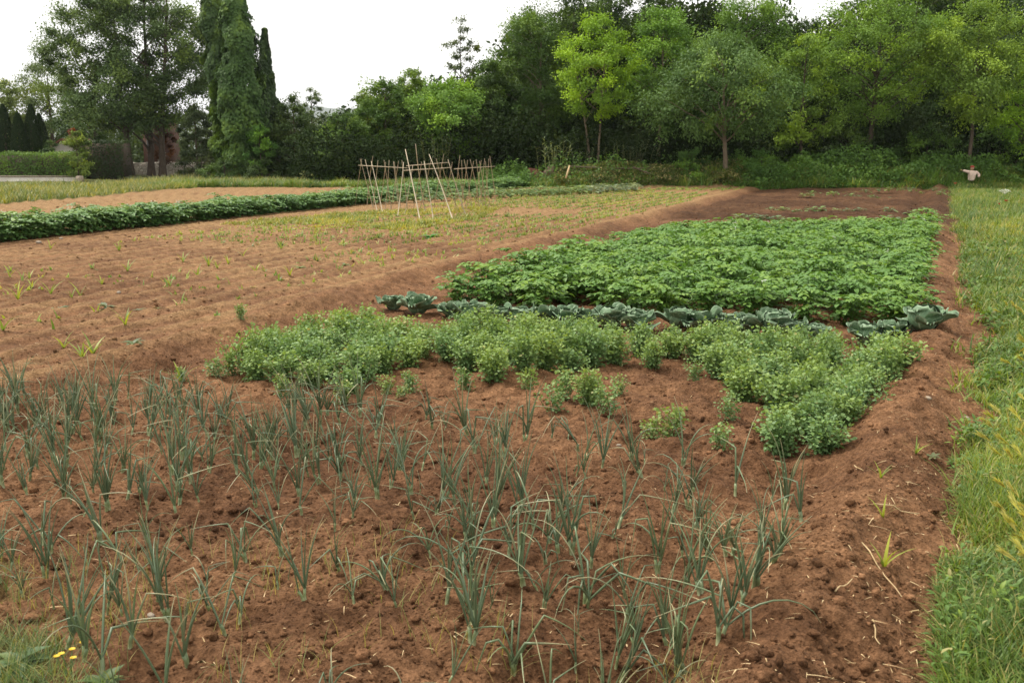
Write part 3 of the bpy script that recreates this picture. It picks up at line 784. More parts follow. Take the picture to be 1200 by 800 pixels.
def scatter_tufts(name, label, cat, pts, h, wd, nb, colour, mat=None, dryp=.1, lean=.5):
    """many small blades at every point: one stuff object"""
    A = Acc(); tV, tF = blade(3, .45)
    P = np.repeat(np.asarray(pts, float), nb, 0); n = len(P)
    P = P + np.stack([rng.normal(0, .6 * h * .25, n), rng.normal(0, .6 * h * .25, n), np.zeros(n)], 1)
    a = rng.random(n) * 6.283; el = np.pi / 2 - np.abs(rng.normal(0, lean, n))
    ax = np.stack([np.cos(a) * np.cos(el), np.sin(a) * np.cos(el), np.sin(el)], 1)
    nm = np.stack([-np.cos(a) * np.sin(el), -np.sin(a) * np.sin(el), np.cos(el)], 1)
    L = np.repeat(np.broadcast_to(h, (len(pts),)), nb) * rng.uniform(.5, 1.15, n) if np.ndim(h) else h * rng.uniform(.5, 1.15, n)
    W = np.repeat(np.broadcast_to(wd, (len(pts),)), nb)
    P[:, 2] = terrain(P[:, 0], P[:, 1]) - .005
    patch = 1.5 * fbm(P[:, 0], P[:, 1], 1.3, 4, 120)
    L = L * np.clip(1 + .9 * fbm(P[:, 0], P[:, 1], .8, 3, 121), .45, 1.7)
    A.inst(tV, tF, frames(ax, nm) * np.stack([W * rng.uniform(.7, 1.3, n), L, L], 1)[:, None, :], P, np.clip(.45 + .55 * patch + rng.normal(0, .2, n), 0, 1), (rng.random(n) < dryp + .25 * np.clip(patch, 0, 1)) * rng.uniform(.3, .9, n))
    o = obj(name, A.mesh(name, mat or M_GRASS), colour=colour)
    return tag(o, label, cat, kind='stuff')
def field_seedlings():
    n = 170000
    y = 11 + rng.random(n) ** .7 * 46; x = -16 + rng.random(n) * 30
    q = ridge_q(x, y)
    row = np.abs(((row_q(x, y) / .62) % 1) - .25)
    k = (q < -.5) & (q > -10) & (row < .10) & (rng.random(n) < .16 + .7 * sstep(13, 28, y)) & (fbm(x, y, 5, 2, 130) > -.2)
    pts = np.stack([x[k], y[k], 0 * x[k]], 1)
    scatter_tufts('field_seedlings', 'thin rows of tiny yellow-green seedlings across the left field', 'seedlings', pts, .13, .026, 4, (.18, .27, .055), dryp=.2, lean=.7)
    poly = [at(*p) for p in [(255, 268), (480, 276), (560, 262), (590, 246), (470, 250), (380, 256)]]
    n = 42000; x = -12 + rng.random(n) * 16; y = 22 + rng.random(n) * 26
    k = inside(poly, x, y) & (fbm(x, y, 2.0, 3, 131) > -.2)
    scatter_tufts('seedling_carpet', 'yellow-green seedlings carpeting the soil before the canes', 'seedlings', np.stack([x[k], y[k], 0 * x[k]], 1), .13, .024, 4, (.30, .31, .05), dryp=.2, lean=.7)
field_seedlings()

# ------------------------------------------------------------------ grass verges
VERGE = (.125, .205, .036)
def verge():
    def pts(n, y0, y1, pw, xf):
        y = y0 + rng.random(n) ** pw * (y1 - y0); x = xf(y, rng.random(n)); return x, y
    # near, mid, far: blades get broader and sparser with distance
    for (n, y0, y1, h, wd, nb, lab, name) in [
            (10500, 3.0, 7.5, .18, .0085, 4, 'short mown green grass at the near end of the verge', 'verge_grass_near'),
            (13000, 7.5, 17, .19, .014, 4, 'yellowish green mown grass along the middle of the verge', 'verge_grass_middle'),
            (17000, 17, 59, .24, .020, 4, 'longer pale grass on the far verge up to the wood', 'verge_grass_beyond')]:
        y = y0 + rng.random(n) ** (1.0 if y1 < 30 else .7) * (y1 - y0)
        x = .43 * y + .2 + rng.random(n) ** 1.2 * (y * .30 + .8)
        k = (path_q(x, y) > -.02 - .3 * (rng.random(n) < .08)) & (fbm(x, y, .55, 3, 141) + rng.random(n) * .5 > -.12)
        nm = name.replace('_near', '').replace('_middle', '').replace('_beyond', '')
        scatter_tufts(nm, lab, 'grass', np.stack([x[k], y[k], 0 * x[k]], 1), h, wd, nb, VERGE, dryp=.16, lean=.75)
    for (n, y0, y1, h, wd, nb, c, dp, thr, nm, lab) in [
            (9000, 3.0, 9, .13, .006, 5, (.14, .23, .045), .05, .02, 'green_grass_clumps', 'fresh green clumps in the near part of the verge'),
            (6000, 3.0, 12, .12, .005, 4, (.30, .25, .08), .7, .08, 'dry_grass', 'straw-coloured dead grass lying in the verge'),
            (9000, 9, 30, .17, .012, 5, (.22, .27, .045), .18, .0, 'yellow_grass', 'yellowed mown grass patches along the verge'),
            (7000, 9, 45, .30, .016, 5, (.075, .14, .03), .05, .1, 'dark_grass_clumps', 'darker lush grass clumps along the verge')]:
        y = y0 + rng.random(n) * (y1 - y0); x = .43 * y + .15 + rng.random(n) ** 1.3 * (y * .28 + .8)
        k = (path_q(x, y) > -.12) & (fbm(x, y, .8 + .03 * y0, 3, int(300 + 40 * dp + y0)) > thr)
        scatter_tufts(nm, lab, 'grass', np.stack([x[k], y[k], 0 * x[k]], 1), h, wd, nb, c, dryp=dp, lean=.95 if dp > .5 else .6)
    n = 9500                                         # coarse mixed weeds
    y = 3.0 + rng.random(n) ** 1.4 * 22; x = .43 * y + .1 + rng.random(n) ** .9 * (y * .24 + .6)
    k = (path_q(x, y) > -.16) & (fbm(x, y, .7, 3, 156) > -.06); x, y = x[k], y[k]; n = len(x); m = 9
    bV, bF = leaf_broad(.42, .06, .4, 3); a = rng.random(n * m) * 6.283; el = rng.uniform(.1, 1.2, n * m); h = np.repeat(rng.uniform(.03, .20, n), m) * rng.random(n * m)
    X, Yw = np.repeat(x, m), np.repeat(y, m); A = Acc()
    ax = np.stack([np.cos(a) * np.cos(el), np.sin(a) * np.cos(el), np.sin(el)], 1); nm = np.stack([-np.cos(a) * np.sin(el), -np.sin(a) * np.sin(el), np.cos(el)], 1)
    A.inst(bV, bF, frames(ax, nm) * (np.repeat(rng.uniform(.022, .065, n) * sstep(-6, 14, y).clip(.5) * 1.6, m) * rng.uniform(.7, 1.2, n * m))[:, None, None], np.stack([X + .02 * np.cos(a), Yw + .02 * np.sin(a), terrain(X, Yw) + h], 1), np.clip(np.repeat(rng.normal(.5, .22, n), m) + rng.normal(0, .08, n * m), 0, 1), (rng.random(n * m) < .06) * .6)
    tag(obj('verge_weeds', A.mesh('verge_weeds', M_CROP), colour=(.115, .20, .042)), 'coarse mixed broad-leaved weeds growing through the verge and its ragged edge', 'weeds', kind='stuff')
    n = 60000
    y = 3.0 + rng.random(n) ** 1.3 * 9; x = .43 * y + .25 + rng.random(n) * (y * .16 + .5)
    k = (path_q(x, y) > .0) & (fbm(x, y, .5, 3, 151) > -.02); x, y = x[k], y[k]; n = len(x)
    A = Acc(); bV, bF = leaf_broad(.7, .06, .2, 2)
    P = np.stack([x, y, terrain(x, y) + .015 + .07 * rng.random(n)], 1)
    A.inst(bV, bF, frames(unit(rand_dirs(n) * [1, 1, .4]), unit(rand_dirs(n) * .5 + [0, 0, 1])) * (rng.uniform(.012, .034, n))[:, None, None], P, np.clip(.45 + .7 * fbm(x, y, .4, 2, 152) + rng.normal(0, .12, n), 0, 1), (rng.random(n) < .06) * .6)
    tag(obj('clover', A.mesh('clover', M_CROP), colour=(.10, .17, .045)), 'small-leaved clover and weeds creeping through the near verge', 'ground cover', kind='stuff')
    # tall seeding grass on the outer side
    n = 6000
    y = 16 + rng.random(n) ** .8 * 42; x = .43 * y + .36 + (1.2 + .05 * y) + rng.random(n) * (y * .16)
    k = fbm(x, y, 2.5, 3, 145) > -.15
    scatter_tufts('tall_grass', 'tall straw-tipped seeding grass on the outer side of the verge', 'grass', np.stack([x[k], y[k], 0 * x[k]], 1), .52, .016, 4, (.15, .19, .055), dryp=.35, lean=.32)
    # bottom left corner
    n = 2600
    x = -3.1 + rng.random(n) * 2.6; y = 3.3 + rng.random(n) * 2.2
    k = grass_mask(x, y) + .55 * rng.random(n) ** 2 * sstep(.9, -.3, (x + 1.62) * .72 + (y - 3.80) * .69) > .42
    scatter_tufts('corner_grass', 'green grass creeping into the near left corner of the bed', 'grass', np.stack([x[k], y[k], 0 * x[k]], 1), .16, .0042, 5, (.10, .16, .05), dryp=.2, lean=.45)
    n = 900
    x = -2.6 + rng.random(n) * 3.4; y = 3.45 + rng.random(n) ** 1.6 * 2.0
    k = fbm(x, y, .5, 2, 149) + .2 * (x < -.8) > .08
    scatter_tufts('thin_weeds', 'thin yellowish weed blades among the nearest onions', 'weeds', np.stack([x[k], y[k], 0 * x[k]], 1), .17, .0034, 2, (.17, .20, .06), dryp=.45, lean=.3)
    # left far strip
    n = 26000
    y = 34 + rng.random(n) * 46; x = -52 + rng.random(n) * 40
    k = (grass_mask(x, y) > .5) & (x > -.62 * y) & ~((y > 62) & (x > -14)) & ~((y > 62.5) & (x < -26)) & ~((y > 80) & (rng.random(n) < .6))
    scatter_tufts('meadow_grass', 'long yellow-green meadow grass before the hedge and wall', 'grass', np.stack([x[k], y[k], 0 * x[k]], 1), .42, .035, 4, (.16, .20, .055), dryp=.22, lean=.4)
    n = 24000
    y = 57.5 + rng.random(n) * 4.5; x = -21 + rng.random(n) * 52
    k = grass_mask(x, y) > .4
    scatter_tufts('field_edge_grass', 'rough green grass along the foot of the wood', 'grass', np.stack([x[k], y[k], 0 * x[k]], 1), .46, .032, 4, (.12, .20, .04), dryp=.14, lean=.5)
verge()
def nettles():
    n = 3800; x = 10 + rng.random(n) * 22; y = 58.6 + rng.random(n) * 2.6
    k = fbm(x, y, 1.8, 3, 170) > -.05
    scatter_tufts('tall_weeds', 'taller light green weeds and grass stalks before the wood', 'weeds', np.stack([x[k], y[k], 0 * x[k]], 1), .62, .05, 4, (.13, .23, .05), dryp=.1, lean=.35)
nettles()

def barley():
    """bristly yellow-green seed heads of wild barley standing in the verge"""
    heads = Acc(); bt = Acc(); tV, tF = blade(2, .1)
    n = 0
    for i in range(700):
        y = 4.2 + random.random() ** 1.4 * 8; x = .43 * y + .55 + random.random() * (y * .13 + .5)
        if path_q(np.array([x]), np.array([y]))[0] < .12 or vnoise(np.array([x * 1.3]), np.array([y * 1.3]), 150)[0] < -.08: continue
        z = gz(x, y); a = random.uniform(0, 6.28); h = random.uniform(.20, .40); ln = random.uniform(.05, .16)
        p0 = np.array([x, y, z]); p1 = p0 + [ln * math.cos(a) * .5, ln * math.sin(a) * .5, h * .7]; p2 = p0 + [ln * math.cos(a), ln * math.sin(a), h]
        V, F = tube([p0, p1, p2], .0022, 4, cap=False); heads.add(V, F, .6, .1)
        ax0 = unit((p2 - p1) + np.array([math.cos(a), math.sin(a), 0]) * .08)
        m = 22; t = rng.random(m)
        B = p2 + ax0 * (t * .075)[:, None]
        d = unit(ax0 + rand_dirs(m) * .30)
        heads.inst(tV, tF, frames(d, rand_dirs(m)) * np.stack([np.full(m, .0075), np.full(m, .065), np.full(m, .065)], 1)[:, None, :], B, np.full(m, .8) + rng.normal(0, .1, m), np.full(m, random.uniform(.05, .5)))
    tag(obj('wild_barley_grass', heads.mesh('wild_barley', M_GRASS), colour=(.30, .34, .07)), 'wild barley with bristly yellow-green heads standing in the verge', 'grass', kind='stuff')
barley()

# broad-leaved weeds and flowers one can point at
def rosette(n, L, w, el0, colour, tintv=.5):
    A = Acc(); bV, bF = leaf_broad(w, .06, .35, 3)
    a = np.arange(n) * 2.399 + rng.random(n) * .5; el = el0 * rng.uniform(.4, 1.4, n)
    ax = np.stack([np.cos(a) * np.cos(el), np.sin(a) * np.cos(el), np.sin(el)], 1); nm = np.stack([-np.cos(a) * np.sin(el), -np.sin(a) * np.sin(el), np.cos(el)], 1)
    A.inst(bV, bF, frames(ax, nm) * (L * rng.uniform(.6, 1.1, n))[:, None, None], np.zeros((n, 3)) + [0, 0, .01], np.clip(tintv + rng.normal(0, .15, n), 0, 1))
    return A.mesh('weed_leaves', M_CROP)
def stem_flower(name, label, cat, x, y, h, petal_me, pcol_mat, stem_c=(.10, .15, .05), leaves=True, group=None):
    t = thing(name, label, cat, (x, y, gz(x, y)), random.uniform(0, 6.28), group)
    A = Acc(); V, F = tube([[0, 0, -.02], [.01, .01, h * .5], [0, .02, h]], [.004, .003, .0025], 6); A.add(V, F, .5)
    obj('stem', A.mesh('flower_stem', M_CROP), t, colour=stem_c)
    f = obj('blossom', petal_me, t); f.location = (0, .02, h)
    if leaves: obj('leaves', rosette(8, .10, .35, .9, stem_c), t, colour=stem_c)
    return t
def petals(n, L, w, el, mat, seed_c=None):
    A = Acc(); bV, bF = leaf_broad(w, .10, -.25, 3)
    a = np.arange(n) / n * 6.283; e = np.full(n, el)
    ax = np.stack([np.cos(a) * np.cos(e), np.sin(a) * np.cos(e), np.sin(e)], 1); nm = np.stack([-np.cos(a) * np.sin(e), -np.sin(a) * np.sin(e), np.cos(e)], 1)
    A.inst(bV, bF, frames(ax, nm) * L, np.zeros((n, 3)), np.full(n, .5)); return A.mesh('petals', mat)
def umbel(mat):
    A = Acc(); bV, bF = leaf_broad(.9, .02, .05, 2)
    n = 260; r = .22 * np.sqrt(rng.random(n)); a = rng.random(n) * 6.283
    P = np.stack([r * np.cos(a), r * np.sin(a), .12 - 1.6 * r ** 2 + rng.normal(0, .008, n)], 1)
    b = rng.random(n) * 6.283
    A.inst(bV, bF, frames(np.stack([np.cos(b), np.sin(b), .1 + 0 * b], 1), np.tile([0, 0, 1.0], (n, 1)) + rng.normal(0, .2, (n, 3))) * .028, P, np.full(n, .5))
    for i in range(14):
        aa = i * 2.4; rr = .2 * math.sqrt((i + .5) / 14)
        V, F = tube([[0, 0, -.04], [rr * math.cos(aa), rr * math.sin(aa), .11 - 1.6 * rr * rr]], .003, 4, cap=False); A.add(V, F, .5)
    return A.mesh('umbel', mat)
def flowers():
    red = petal_material('poppy_red', (.55, .035, .02)); yel = petal_material('yellow_petals', (.75, .50, .02))
    pop = petals(4, .085, 1.2, .55, red); daisy = petals(12, .016, .5, .15, yel)
    x, y = at(1177, 252); stem_flower('poppy', 'red poppy under the white umbel flower on the verge', 'poppy', x, y, .42, pop, red)
    x, y = at(1170, 254); stem_flower('poppy', 'smaller red poppy bud just left of the poppy under the white umbel', 'poppy', x, y, .36, petals(4, .055, 1.1, .9, red), red)
    x, y = at(1119, 226); stem_flower('poppy', 'lone red poppy at the far end of the soil path', 'poppy', x, y, .45, petals(4, .11, 1.2, .5, red), red)
    x, y = at(1176, 247); stem_flower('cow_parsley', 'white flat-topped umbel flower standing above the verge grass', 'wildflower', x, y, .62, umbel(M_PETAL), M_PETAL)
    for i, (px, py, h, lab) in enumerate([(70, 803, .07, 'yellow flower lowest left of the little cluster'), (78, 806, .09, 'yellow flower at the bottom middle of the little cluster'), (82, 800, .10, 'yellow flower at the top of the little cluster'), (87, 803, .09, 'yellow flower at the right of the little cluster'), (104, 772, .06, 'single tiny yellow flower apart from the cluster on soil')]):
        x, y = at(px, py); stem_flower('yellow_flower', lab, 'wildflower', x, y, h, daisy, yel, leaves=False, group='yellow flowers in the near grass corner')
    for px, py, L, n, c, lab in [
            (1135, 738, .13, 16, (.10, .19, .06), 'broad-leaved green weed at the near edge of the verge'), (1150, 700, .10, 12, (.11, .18, .06), 'leafy weed behind the broad-leaved one on the verge'),
            (1190, 375, .32, 22, (.055, .11, .035), 'dark dock weed on the verge beyond the barley'), (1165, 765, .12, 14, (.10, .17, .05), 'leafy weed lowest on the verge near the camera'),
            (125, 372, .16, 8, (.12, .15, .08), 'flat grey-green weed on the bare left field'), (157, 420, .13, 9, (.09, .13, .05), 'flat dark weed beside the step of the left field'),
            (163, 373, .10, 7, (.12, .16, .10), 'small pale weed on the bare left field'), (70, 368, .18, 8, (.13, .17, .08), 'flat pale green weed at the left of the bare field'),
            (506, 284, .30, 16, (.07, .20, .05), 'bright green weed alone in the seedling rows'), (1092, 545, .07, 8, (.12, .14, .06), 'small flat weed on the soil path'),
            (122, 808, .10, 12, (.10, .15, .05), 'leafy weed in the near left grass corner'), (20, 780, .14, 16, (.09, .15, .06), 'bushy weed at the near left edge of the bed'),
            (352, 322, .18, 9, (.13, .18, .07), 'low green weed in the middle of the left field'), (405, 318, .14, 9, (.13, .18, .07), 'low green weed right of the middle of the left field')]:
        x, y = at(px, py); o = obj('weed', rosette(n, L, .42, .5, c), loc=(x, y, gz(x, y)), colour=c); tag(o, lab, 'weed')
    # pale dry stalks on the soil
    for (a, b, lab) in [((1008, 672), (1056, 726), 'long pale dry stalk lying across the soil path'), ((975, 730), (995, 718), 'short flat straw piece at the foot of the path ridge'), ((1020, 627), (1075, 630), 'thin bent straw lying over the path crest'),
                        ((800, 641), (842, 638), 'pale dry leaf stalk among the right-hand onions'), ((1118, 666), (1136, 680), 'pale dry stalk at the edge of the verge'), ((1020, 752), (1028, 772), 'short curled straw near the bottom of the path'), ((1000, 562), (1010, 574), 'small bent straw halfway along the path ridge')]:
        (x1, y1), (x2, y2) = at(*a), at(*b); n = 6; P = []
        for i in range(n):
            t = i / (n - 1); x = x1 + (x2 - x1) * t; y = y1 + (y2 - y1) * t
            x += random.gauss(0, .004); P.append([x, y, gz(x, y) + .012 + .010 * math.sin(math.pi * t)])
        zs = np.array(P)[:, 2]; P = np.array(P); P[:, 2] = np.maximum(zs, zs.mean() - .01)
        V, F = tube(P, np.linspace(.0042, .0022, n), 6); A = Acc(); A.add(V, F)
        tag(obj('straw_stalk', A.mesh('straw_stalk', M_STRAW, True)), lab, 'straw')
flowers()
def stones():
    spots = [(46, 291, .10, 'pale stone at the foot of the left potato strip'), (72, 287, .07, 'small pale stone by the left potato strip'), (140, 352, .06, 'pale pebble on the bare left field'), (677, 283, .11, 'pale stone on the step beside the potato bed'), (583, 271, .08, 'pale stone on the seedling rows'),
             (957, 506, .03, 'small pale pebble on the soil right of the peas'), (1085, 493, .05, 'white pebble on the path right of the peas'), (725, 525, .03, 'pale pebble below the lone pea plant'), (177, 725, .035, 'rounded pebble among the near left onions'), (1132, 494, .04, 'white pebble at the verge edge by the barley'), (880, 388, .03, 'pebble below the cabbage row')]
    for px, py, r, lab in spots:
        r *= .62; x, y = at(px, py)
        a = rng.random(3) * 6; V = []; F = []
        for j in range(7):
            for i in range(10):
                la = -math.pi / 2 + math.pi * j / 6; lo = 2 * math.pi * i / 10
                k = 1 + .18 * math.sin(2 * lo + a[0]) + .12 * math.sin(3 * la + a[1] + lo)
                V.append([r * k * math.cos(la) * math.cos(lo), r * .8 * k * math.cos(la) * math.sin(lo), r * .6 * math.sin(la)])
        F = [[j * 10 + i, j * 10 + (i + 1) % 10, (j + 1) * 10 + (i + 1) % 10, (j + 1) * 10 + i] for j in range(6) for i in range(10)]
        o = obj('stone', mesh_np('stone', V, F, True, mats=[M_STONE]), loc=(x, y, gz(x, y) + r * .3)); tag(o, lab, 'stone')
stones()

# ------------------------------------------------------------------ bean trellises of canes
def cane(parent, p, q, r, name='cane'):
    r *= .74
    p = np.array(p, float); q = np.array(q, float); o = np.array(parent.location)
    n = 7; t = np.linspace(0, 1, n)[:, None]; P = p + (q - p) * t
    bend = np.array([random.uniform(-1, 1), random.uniform(-1, 1), 0]) * .03 * np.linalg.norm(q - p) / 2.5
    P = P + bend * np.sin(np.pi * t) - o
    V, F = tube(P, np.linspace(r, r * .6, n), 6); A = Acc(); A.add(V, F)
    return obj(name, A.mesh(name, M_CANE, True), parent)
def trellis():
    # main one: explicit canes, feet and tops as seen
    c = at(505, 258)
    t = thing('bean_trellis', 'tall frame of crossed dry canes with two rails, in the middle of the cane rows', 'trellis', (c[0], c[1], gz(*c)), 0, 'bean trellises of dry canes')
    for top, foot, r in [((475, 175), (493, 263), .030), ((497, 189), (508, 260), .024), ((503, 181), (531, 262), .028), ((525, 187), (547, 257), .026), ((487, 169), (499, 252), .028), ((511, 186), (526, 248), .02),
                         ((520, 181), (508, 249), .02), ((494, 190), (484, 250), .02), ((505, 188), (492, 249), .018), ((530, 190), (518, 250), .018), ((484, 193), (474, 255), .018), ((517, 192), (538, 250), .018)]:
        f = at(*foot); Yt = 32.6 if foot[1] > 255 else 33.6
        cane(t, [f[0], f[1], gz(*f) - .05], p3(top[0], top[1], Yt), r)
    cane(t, p3(472, 200, 32.3), p3(529, 196.5, 32.3), .022, 'rail'); cane(t, p3(476, 194.5, 33.7), p3(526, 190.5, 33.7), .020, 'rail')
    # the two flanking rows
    for lab, rl, canes in [
            ('low row of crossed dry canes with one long rail, left of the tall frame', ((420, 193.8, 37.5), (478, 197, 33.5)),
             [((428, 187), (442, 250)), ((443, 188), (437, 247)), ((456, 188), (451, 250)), ((467, 189), (458, 247)), ((422, 186), (437, 246)), ((435, 189), (449, 257)), ((450, 188), (458, 243)), ((461, 189), (468, 252)), ((471, 188), (478, 246)), ((424, 186), (416, 240)), ((437, 183), (430, 243)), ((452, 190), (444, 240)), ((462, 190), (470, 238)), ((473, 190), (466, 258))]),
            ('low row of crossed dry canes with one rail, right of the tall frame', ((532, 198.2, 33.5), (580, 195, 38.5)),
             [((541, 188), (541, 240)), ((548, 188), (540, 234)), ((558, 187), (566, 231)), ((568, 186), (563, 228)), ((539, 182), (533, 236)), ((536, 197), (547, 236)), ((544, 187), (553, 232)), ((551, 187), (562, 233)), ((562, 189), (570, 232)), ((569, 189), (574, 228)), ((574, 183), (582, 226)), ((555, 189), (547, 232)), ((564, 188), (556, 233)), ((573, 186), (566, 230))])]:
        a = p3(*rl[0]); b = p3(*rl[1]); m = (a + b) / 2
        t = thing('bean_trellis', lab, 'trellis', (m[0], m[1], gz(m[0], m[1])), 0, 'bean trellises of dry canes')
        cane(t, a, b, .020, 'rail')
        for top, foot in canes:
            f = at(*foot); s = np.clip((top[0] - rl[0][0]) / (rl[1][0] - rl[0][0]), 0, 1); Yt = rl[0][2] + (rl[1][2] - rl[0][2]) * s
            Yf = np.clip(f[1], Yt - 2.2, Yt + 2.2); fx = p3(foot[0], foot[1], Yf)[0]
            cane(t, [fx, Yf, gz(fx, Yf) - .05], p3(top[0], top[1], Yt), .019)
trellis()

# ------------------------------------------------------------------ trees
LV, LF = leaf_small()
def env(kind, t):
    t = np.clip(t, 0, 1)
    if kind == 'round': return np.sin(np.pi * (0.10 + 0.88 * t)) ** 0.6
    if kind == 'spread': return np.clip(np.sin(np.pi * (0.04 + 0.94 * t ** 1.25)), 0, 1) ** 0.65
    if kind == 'low': return np.clip(np.cos(np.pi / 2 * t ** 1.5), 0, 1) ** 0.7
    if kind == 'poplar': return np.clip(np.sin(np.pi * (0.15 + 0.83 * t ** .9)), 0, 1) ** 0.8
    if kind == 'column': return np.clip(1 - t ** 3.5, 0, 1) ** .6 * (.75 + .25 * np.sin(3 * t + .5))
    if kind == 'thin': return (0.55 + .45 * np.sin(np.pi * t)) * np.clip(1.05 - t ** 3, 0, 1)
def crown_points(kind, rad, zb, zt, ncl, gap=0.0, flat=.62, lean=(0, 0)):
    C = []; tries = 0; ph = (random.uniform(0, 6.28), random.uniform(0, 6.28)); mind = rad * 1.75 / ncl ** (1 / 2.6)
    while len(C) < ncl and tries < ncl * 40:
        tries += 1
        t = random.random() ** .9; e = float(env(kind, t)) * rad
        r = e * random.random() ** .38; a = random.uniform(0, 6.283)
        lump = 1 + .26 * math.sin(2 * a + 5 * t + ph[0]) + .2 * math.sin(3 * a - 9 * t + ph[1])
        p = np.array([r * lump * math.cos(a) + lean[0] * t, r * lump * math.sin(a) + lean[1] * t, zb + (zt - zb) * t])
        if all(np.sum((p - q) ** 2) > mind ** 2 for q in C[-60:]): C.append(p)
    return np.array(C)
def crown_mesh(C, rad_c, n_leaf, size, ctr, mat, tint0=.45, flat=.65, hang=0.0, jit=.24, updir=.85):
    A = Acc(); n = len(C); ntw = 9
    # twigs radiate from every cluster, leaves sit along them: uneven sprays rather than balls
    cd = unit(C - ctr)
    T = np.repeat(C, ntw, 0); D = rand_dirs(n * ntw) + np.repeat(cd, ntw, 0) * .75; D[:, 2] = D[:, 2] * flat + .10 - hang; D = unit(D)
    rc = np.repeat(rad_c * rng.uniform(.65, 1.35, n), ntw) * rng.uniform(.55, 1.25, n * ntw)
    m = max(3, n_leaf // (n * ntw)); k = n * ntw * m
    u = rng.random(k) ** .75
    P = np.repeat(T, m, 0) + np.repeat(D * rc[:, None], m, 0) * u[:, None] + rng.normal(0, 1, (k, 3)) * (rad_c * (.10 + .14 * u))[:, None]
    P[:, 2] -= hang * rad_c * u ** 2 * .8
    ax = unit(np.repeat(D, m, 0) * .6 + rand_dirs(k) * .9 + [0, 0, -.25 - hang])
    nm = unit(rand_dirs(k) * .55 + np.array([0, 0, updir]) + np.repeat(np.repeat(cd, ntw, 0), m, 0) * .35)
    s = size * rng.uniform(.65, 1.35, k)
    cl_t = np.repeat(np.repeat(rng.normal(0, jit, n), ntw), m)
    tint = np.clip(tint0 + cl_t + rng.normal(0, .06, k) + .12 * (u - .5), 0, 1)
    A.inst(LV, LF, frames(ax, nm) * s[:, None, None], P, tint)
    return A.mesh('tree_crown', mat)
def trunk_mesh(H, r0, C, stems=((0, 0, 0, 0),), top=.85, nlimb=22, mat=None, wob=.02, limb_from=.3):
    """tapered trunks and the limbs that carry the crown"""
    A = Acc(); paths = []
    for (bx, by, lx, ly) in stems:
        n = 12; t = np.linspace(0, 1, n)
        P = np.stack([bx + lx * t ** 1.3, by + ly * t ** 1.3, -.3 + (H * top + .3) * t], 1)
        P[:, :2] += np.cumsum(rng.normal(0, wob * H / n, (n, 2)), 0) * (t[:, None] > 0)
        r = r0 * (1 - .85 * t ** .9) * (1 + .55 * np.exp(-t * 26)) + .012
        V, F = tube(P, r, 8); A.add(V, F); paths.append((P, r))
    ix = rng.permutation(len(C))[:nlimb]
    for i in ix:
        c = C[i]; P, r = paths[i % len(paths)]
        zt = max(P[0][2] + .35 * H * limb_from, min(c[2] - .55 * np.linalg.norm(c[:2] - P[5][:2]) - .03 * H, P[-1][2] - .1))
        j = int(np.clip(np.searchsorted(P[:, 2], zt), 1, len(P) - 1)); a = P[j - 1] + (P[j] - P[j - 1]) * np.clip((zt - P[j - 1][2]) / (P[j][2] - P[j - 1][2] + 1e-6), 0, 1)
        m = (a + c) / 2 + np.array([0, 0, .10 * np.linalg.norm(c - a)]); t = np.linspace(0, 1, 6)[:, None]
        Q = (1 - t) ** 2 * a + 2 * t * (1 - t) * m + t ** 2 * c + rng.normal(0, .02 * np.linalg.norm(c - a), (6, 3)) * t * (1 - t) * 3
        V, F = tube(Q, np.linspace(max(r[j] * .5, .02), .012, 6), 5, cap=False); A.add(V, F)
    return A.mesh('tree_trunk', mat or M_BARK, True)
def tree(label, px, Y, top, width, bot, colour, kind='round', n_leaf=16000, size=.20, ncl=70, rcf=.34, r0=.16, stems=None, cat='tree', group=None, name='tree', mat=None, tint=.47,
         flat=.42, hang=0.0, nlimb=22, lean=(0, 0), jit=.26, dx=0.0, trunktop=.85):
    x = p3(px, 177, Y)[0]; g = gz(x, Y); k = Y / FPX / CT
    H = p3(px, top, Y)[2] - g; zb = p3(px, bot, Y)[2] - g; rad = width / 2 * k
    C = crown_points(kind, rad * .86, zb, H * .985, int(ncl * .8), lean=lean); C[:, 0] += dx * k
    rc = rad * rcf
    t = thing(name, label, cat, (x, Y, g), 0, group)
    st = [tuple(v * k if i in (0, 2) else v for i, v in enumerate(s)) for s in (stems or [(0, 0, dx * .8, 0)])]
    obj('trunk', trunk_mesh(H, r0, C, st, trunktop, nlimb, mat), t)
    ctr = np.array([dx * k, 0, zb + .35 * (H - zb)])
    obj('crown', crown_mesh(C, rc, int(n_leaf * 1.45), size * .88, ctr, M_LEAF, tint, flat, hang, jit), t, colour=colour)
    return t
DK = (.050, .092, .022); MD = (.092, .168, .028); LT = (.14, .235, .032); YG = (.19, .325, .030); GY = (.105, .185, .050); OL = (.080, .110, .035)
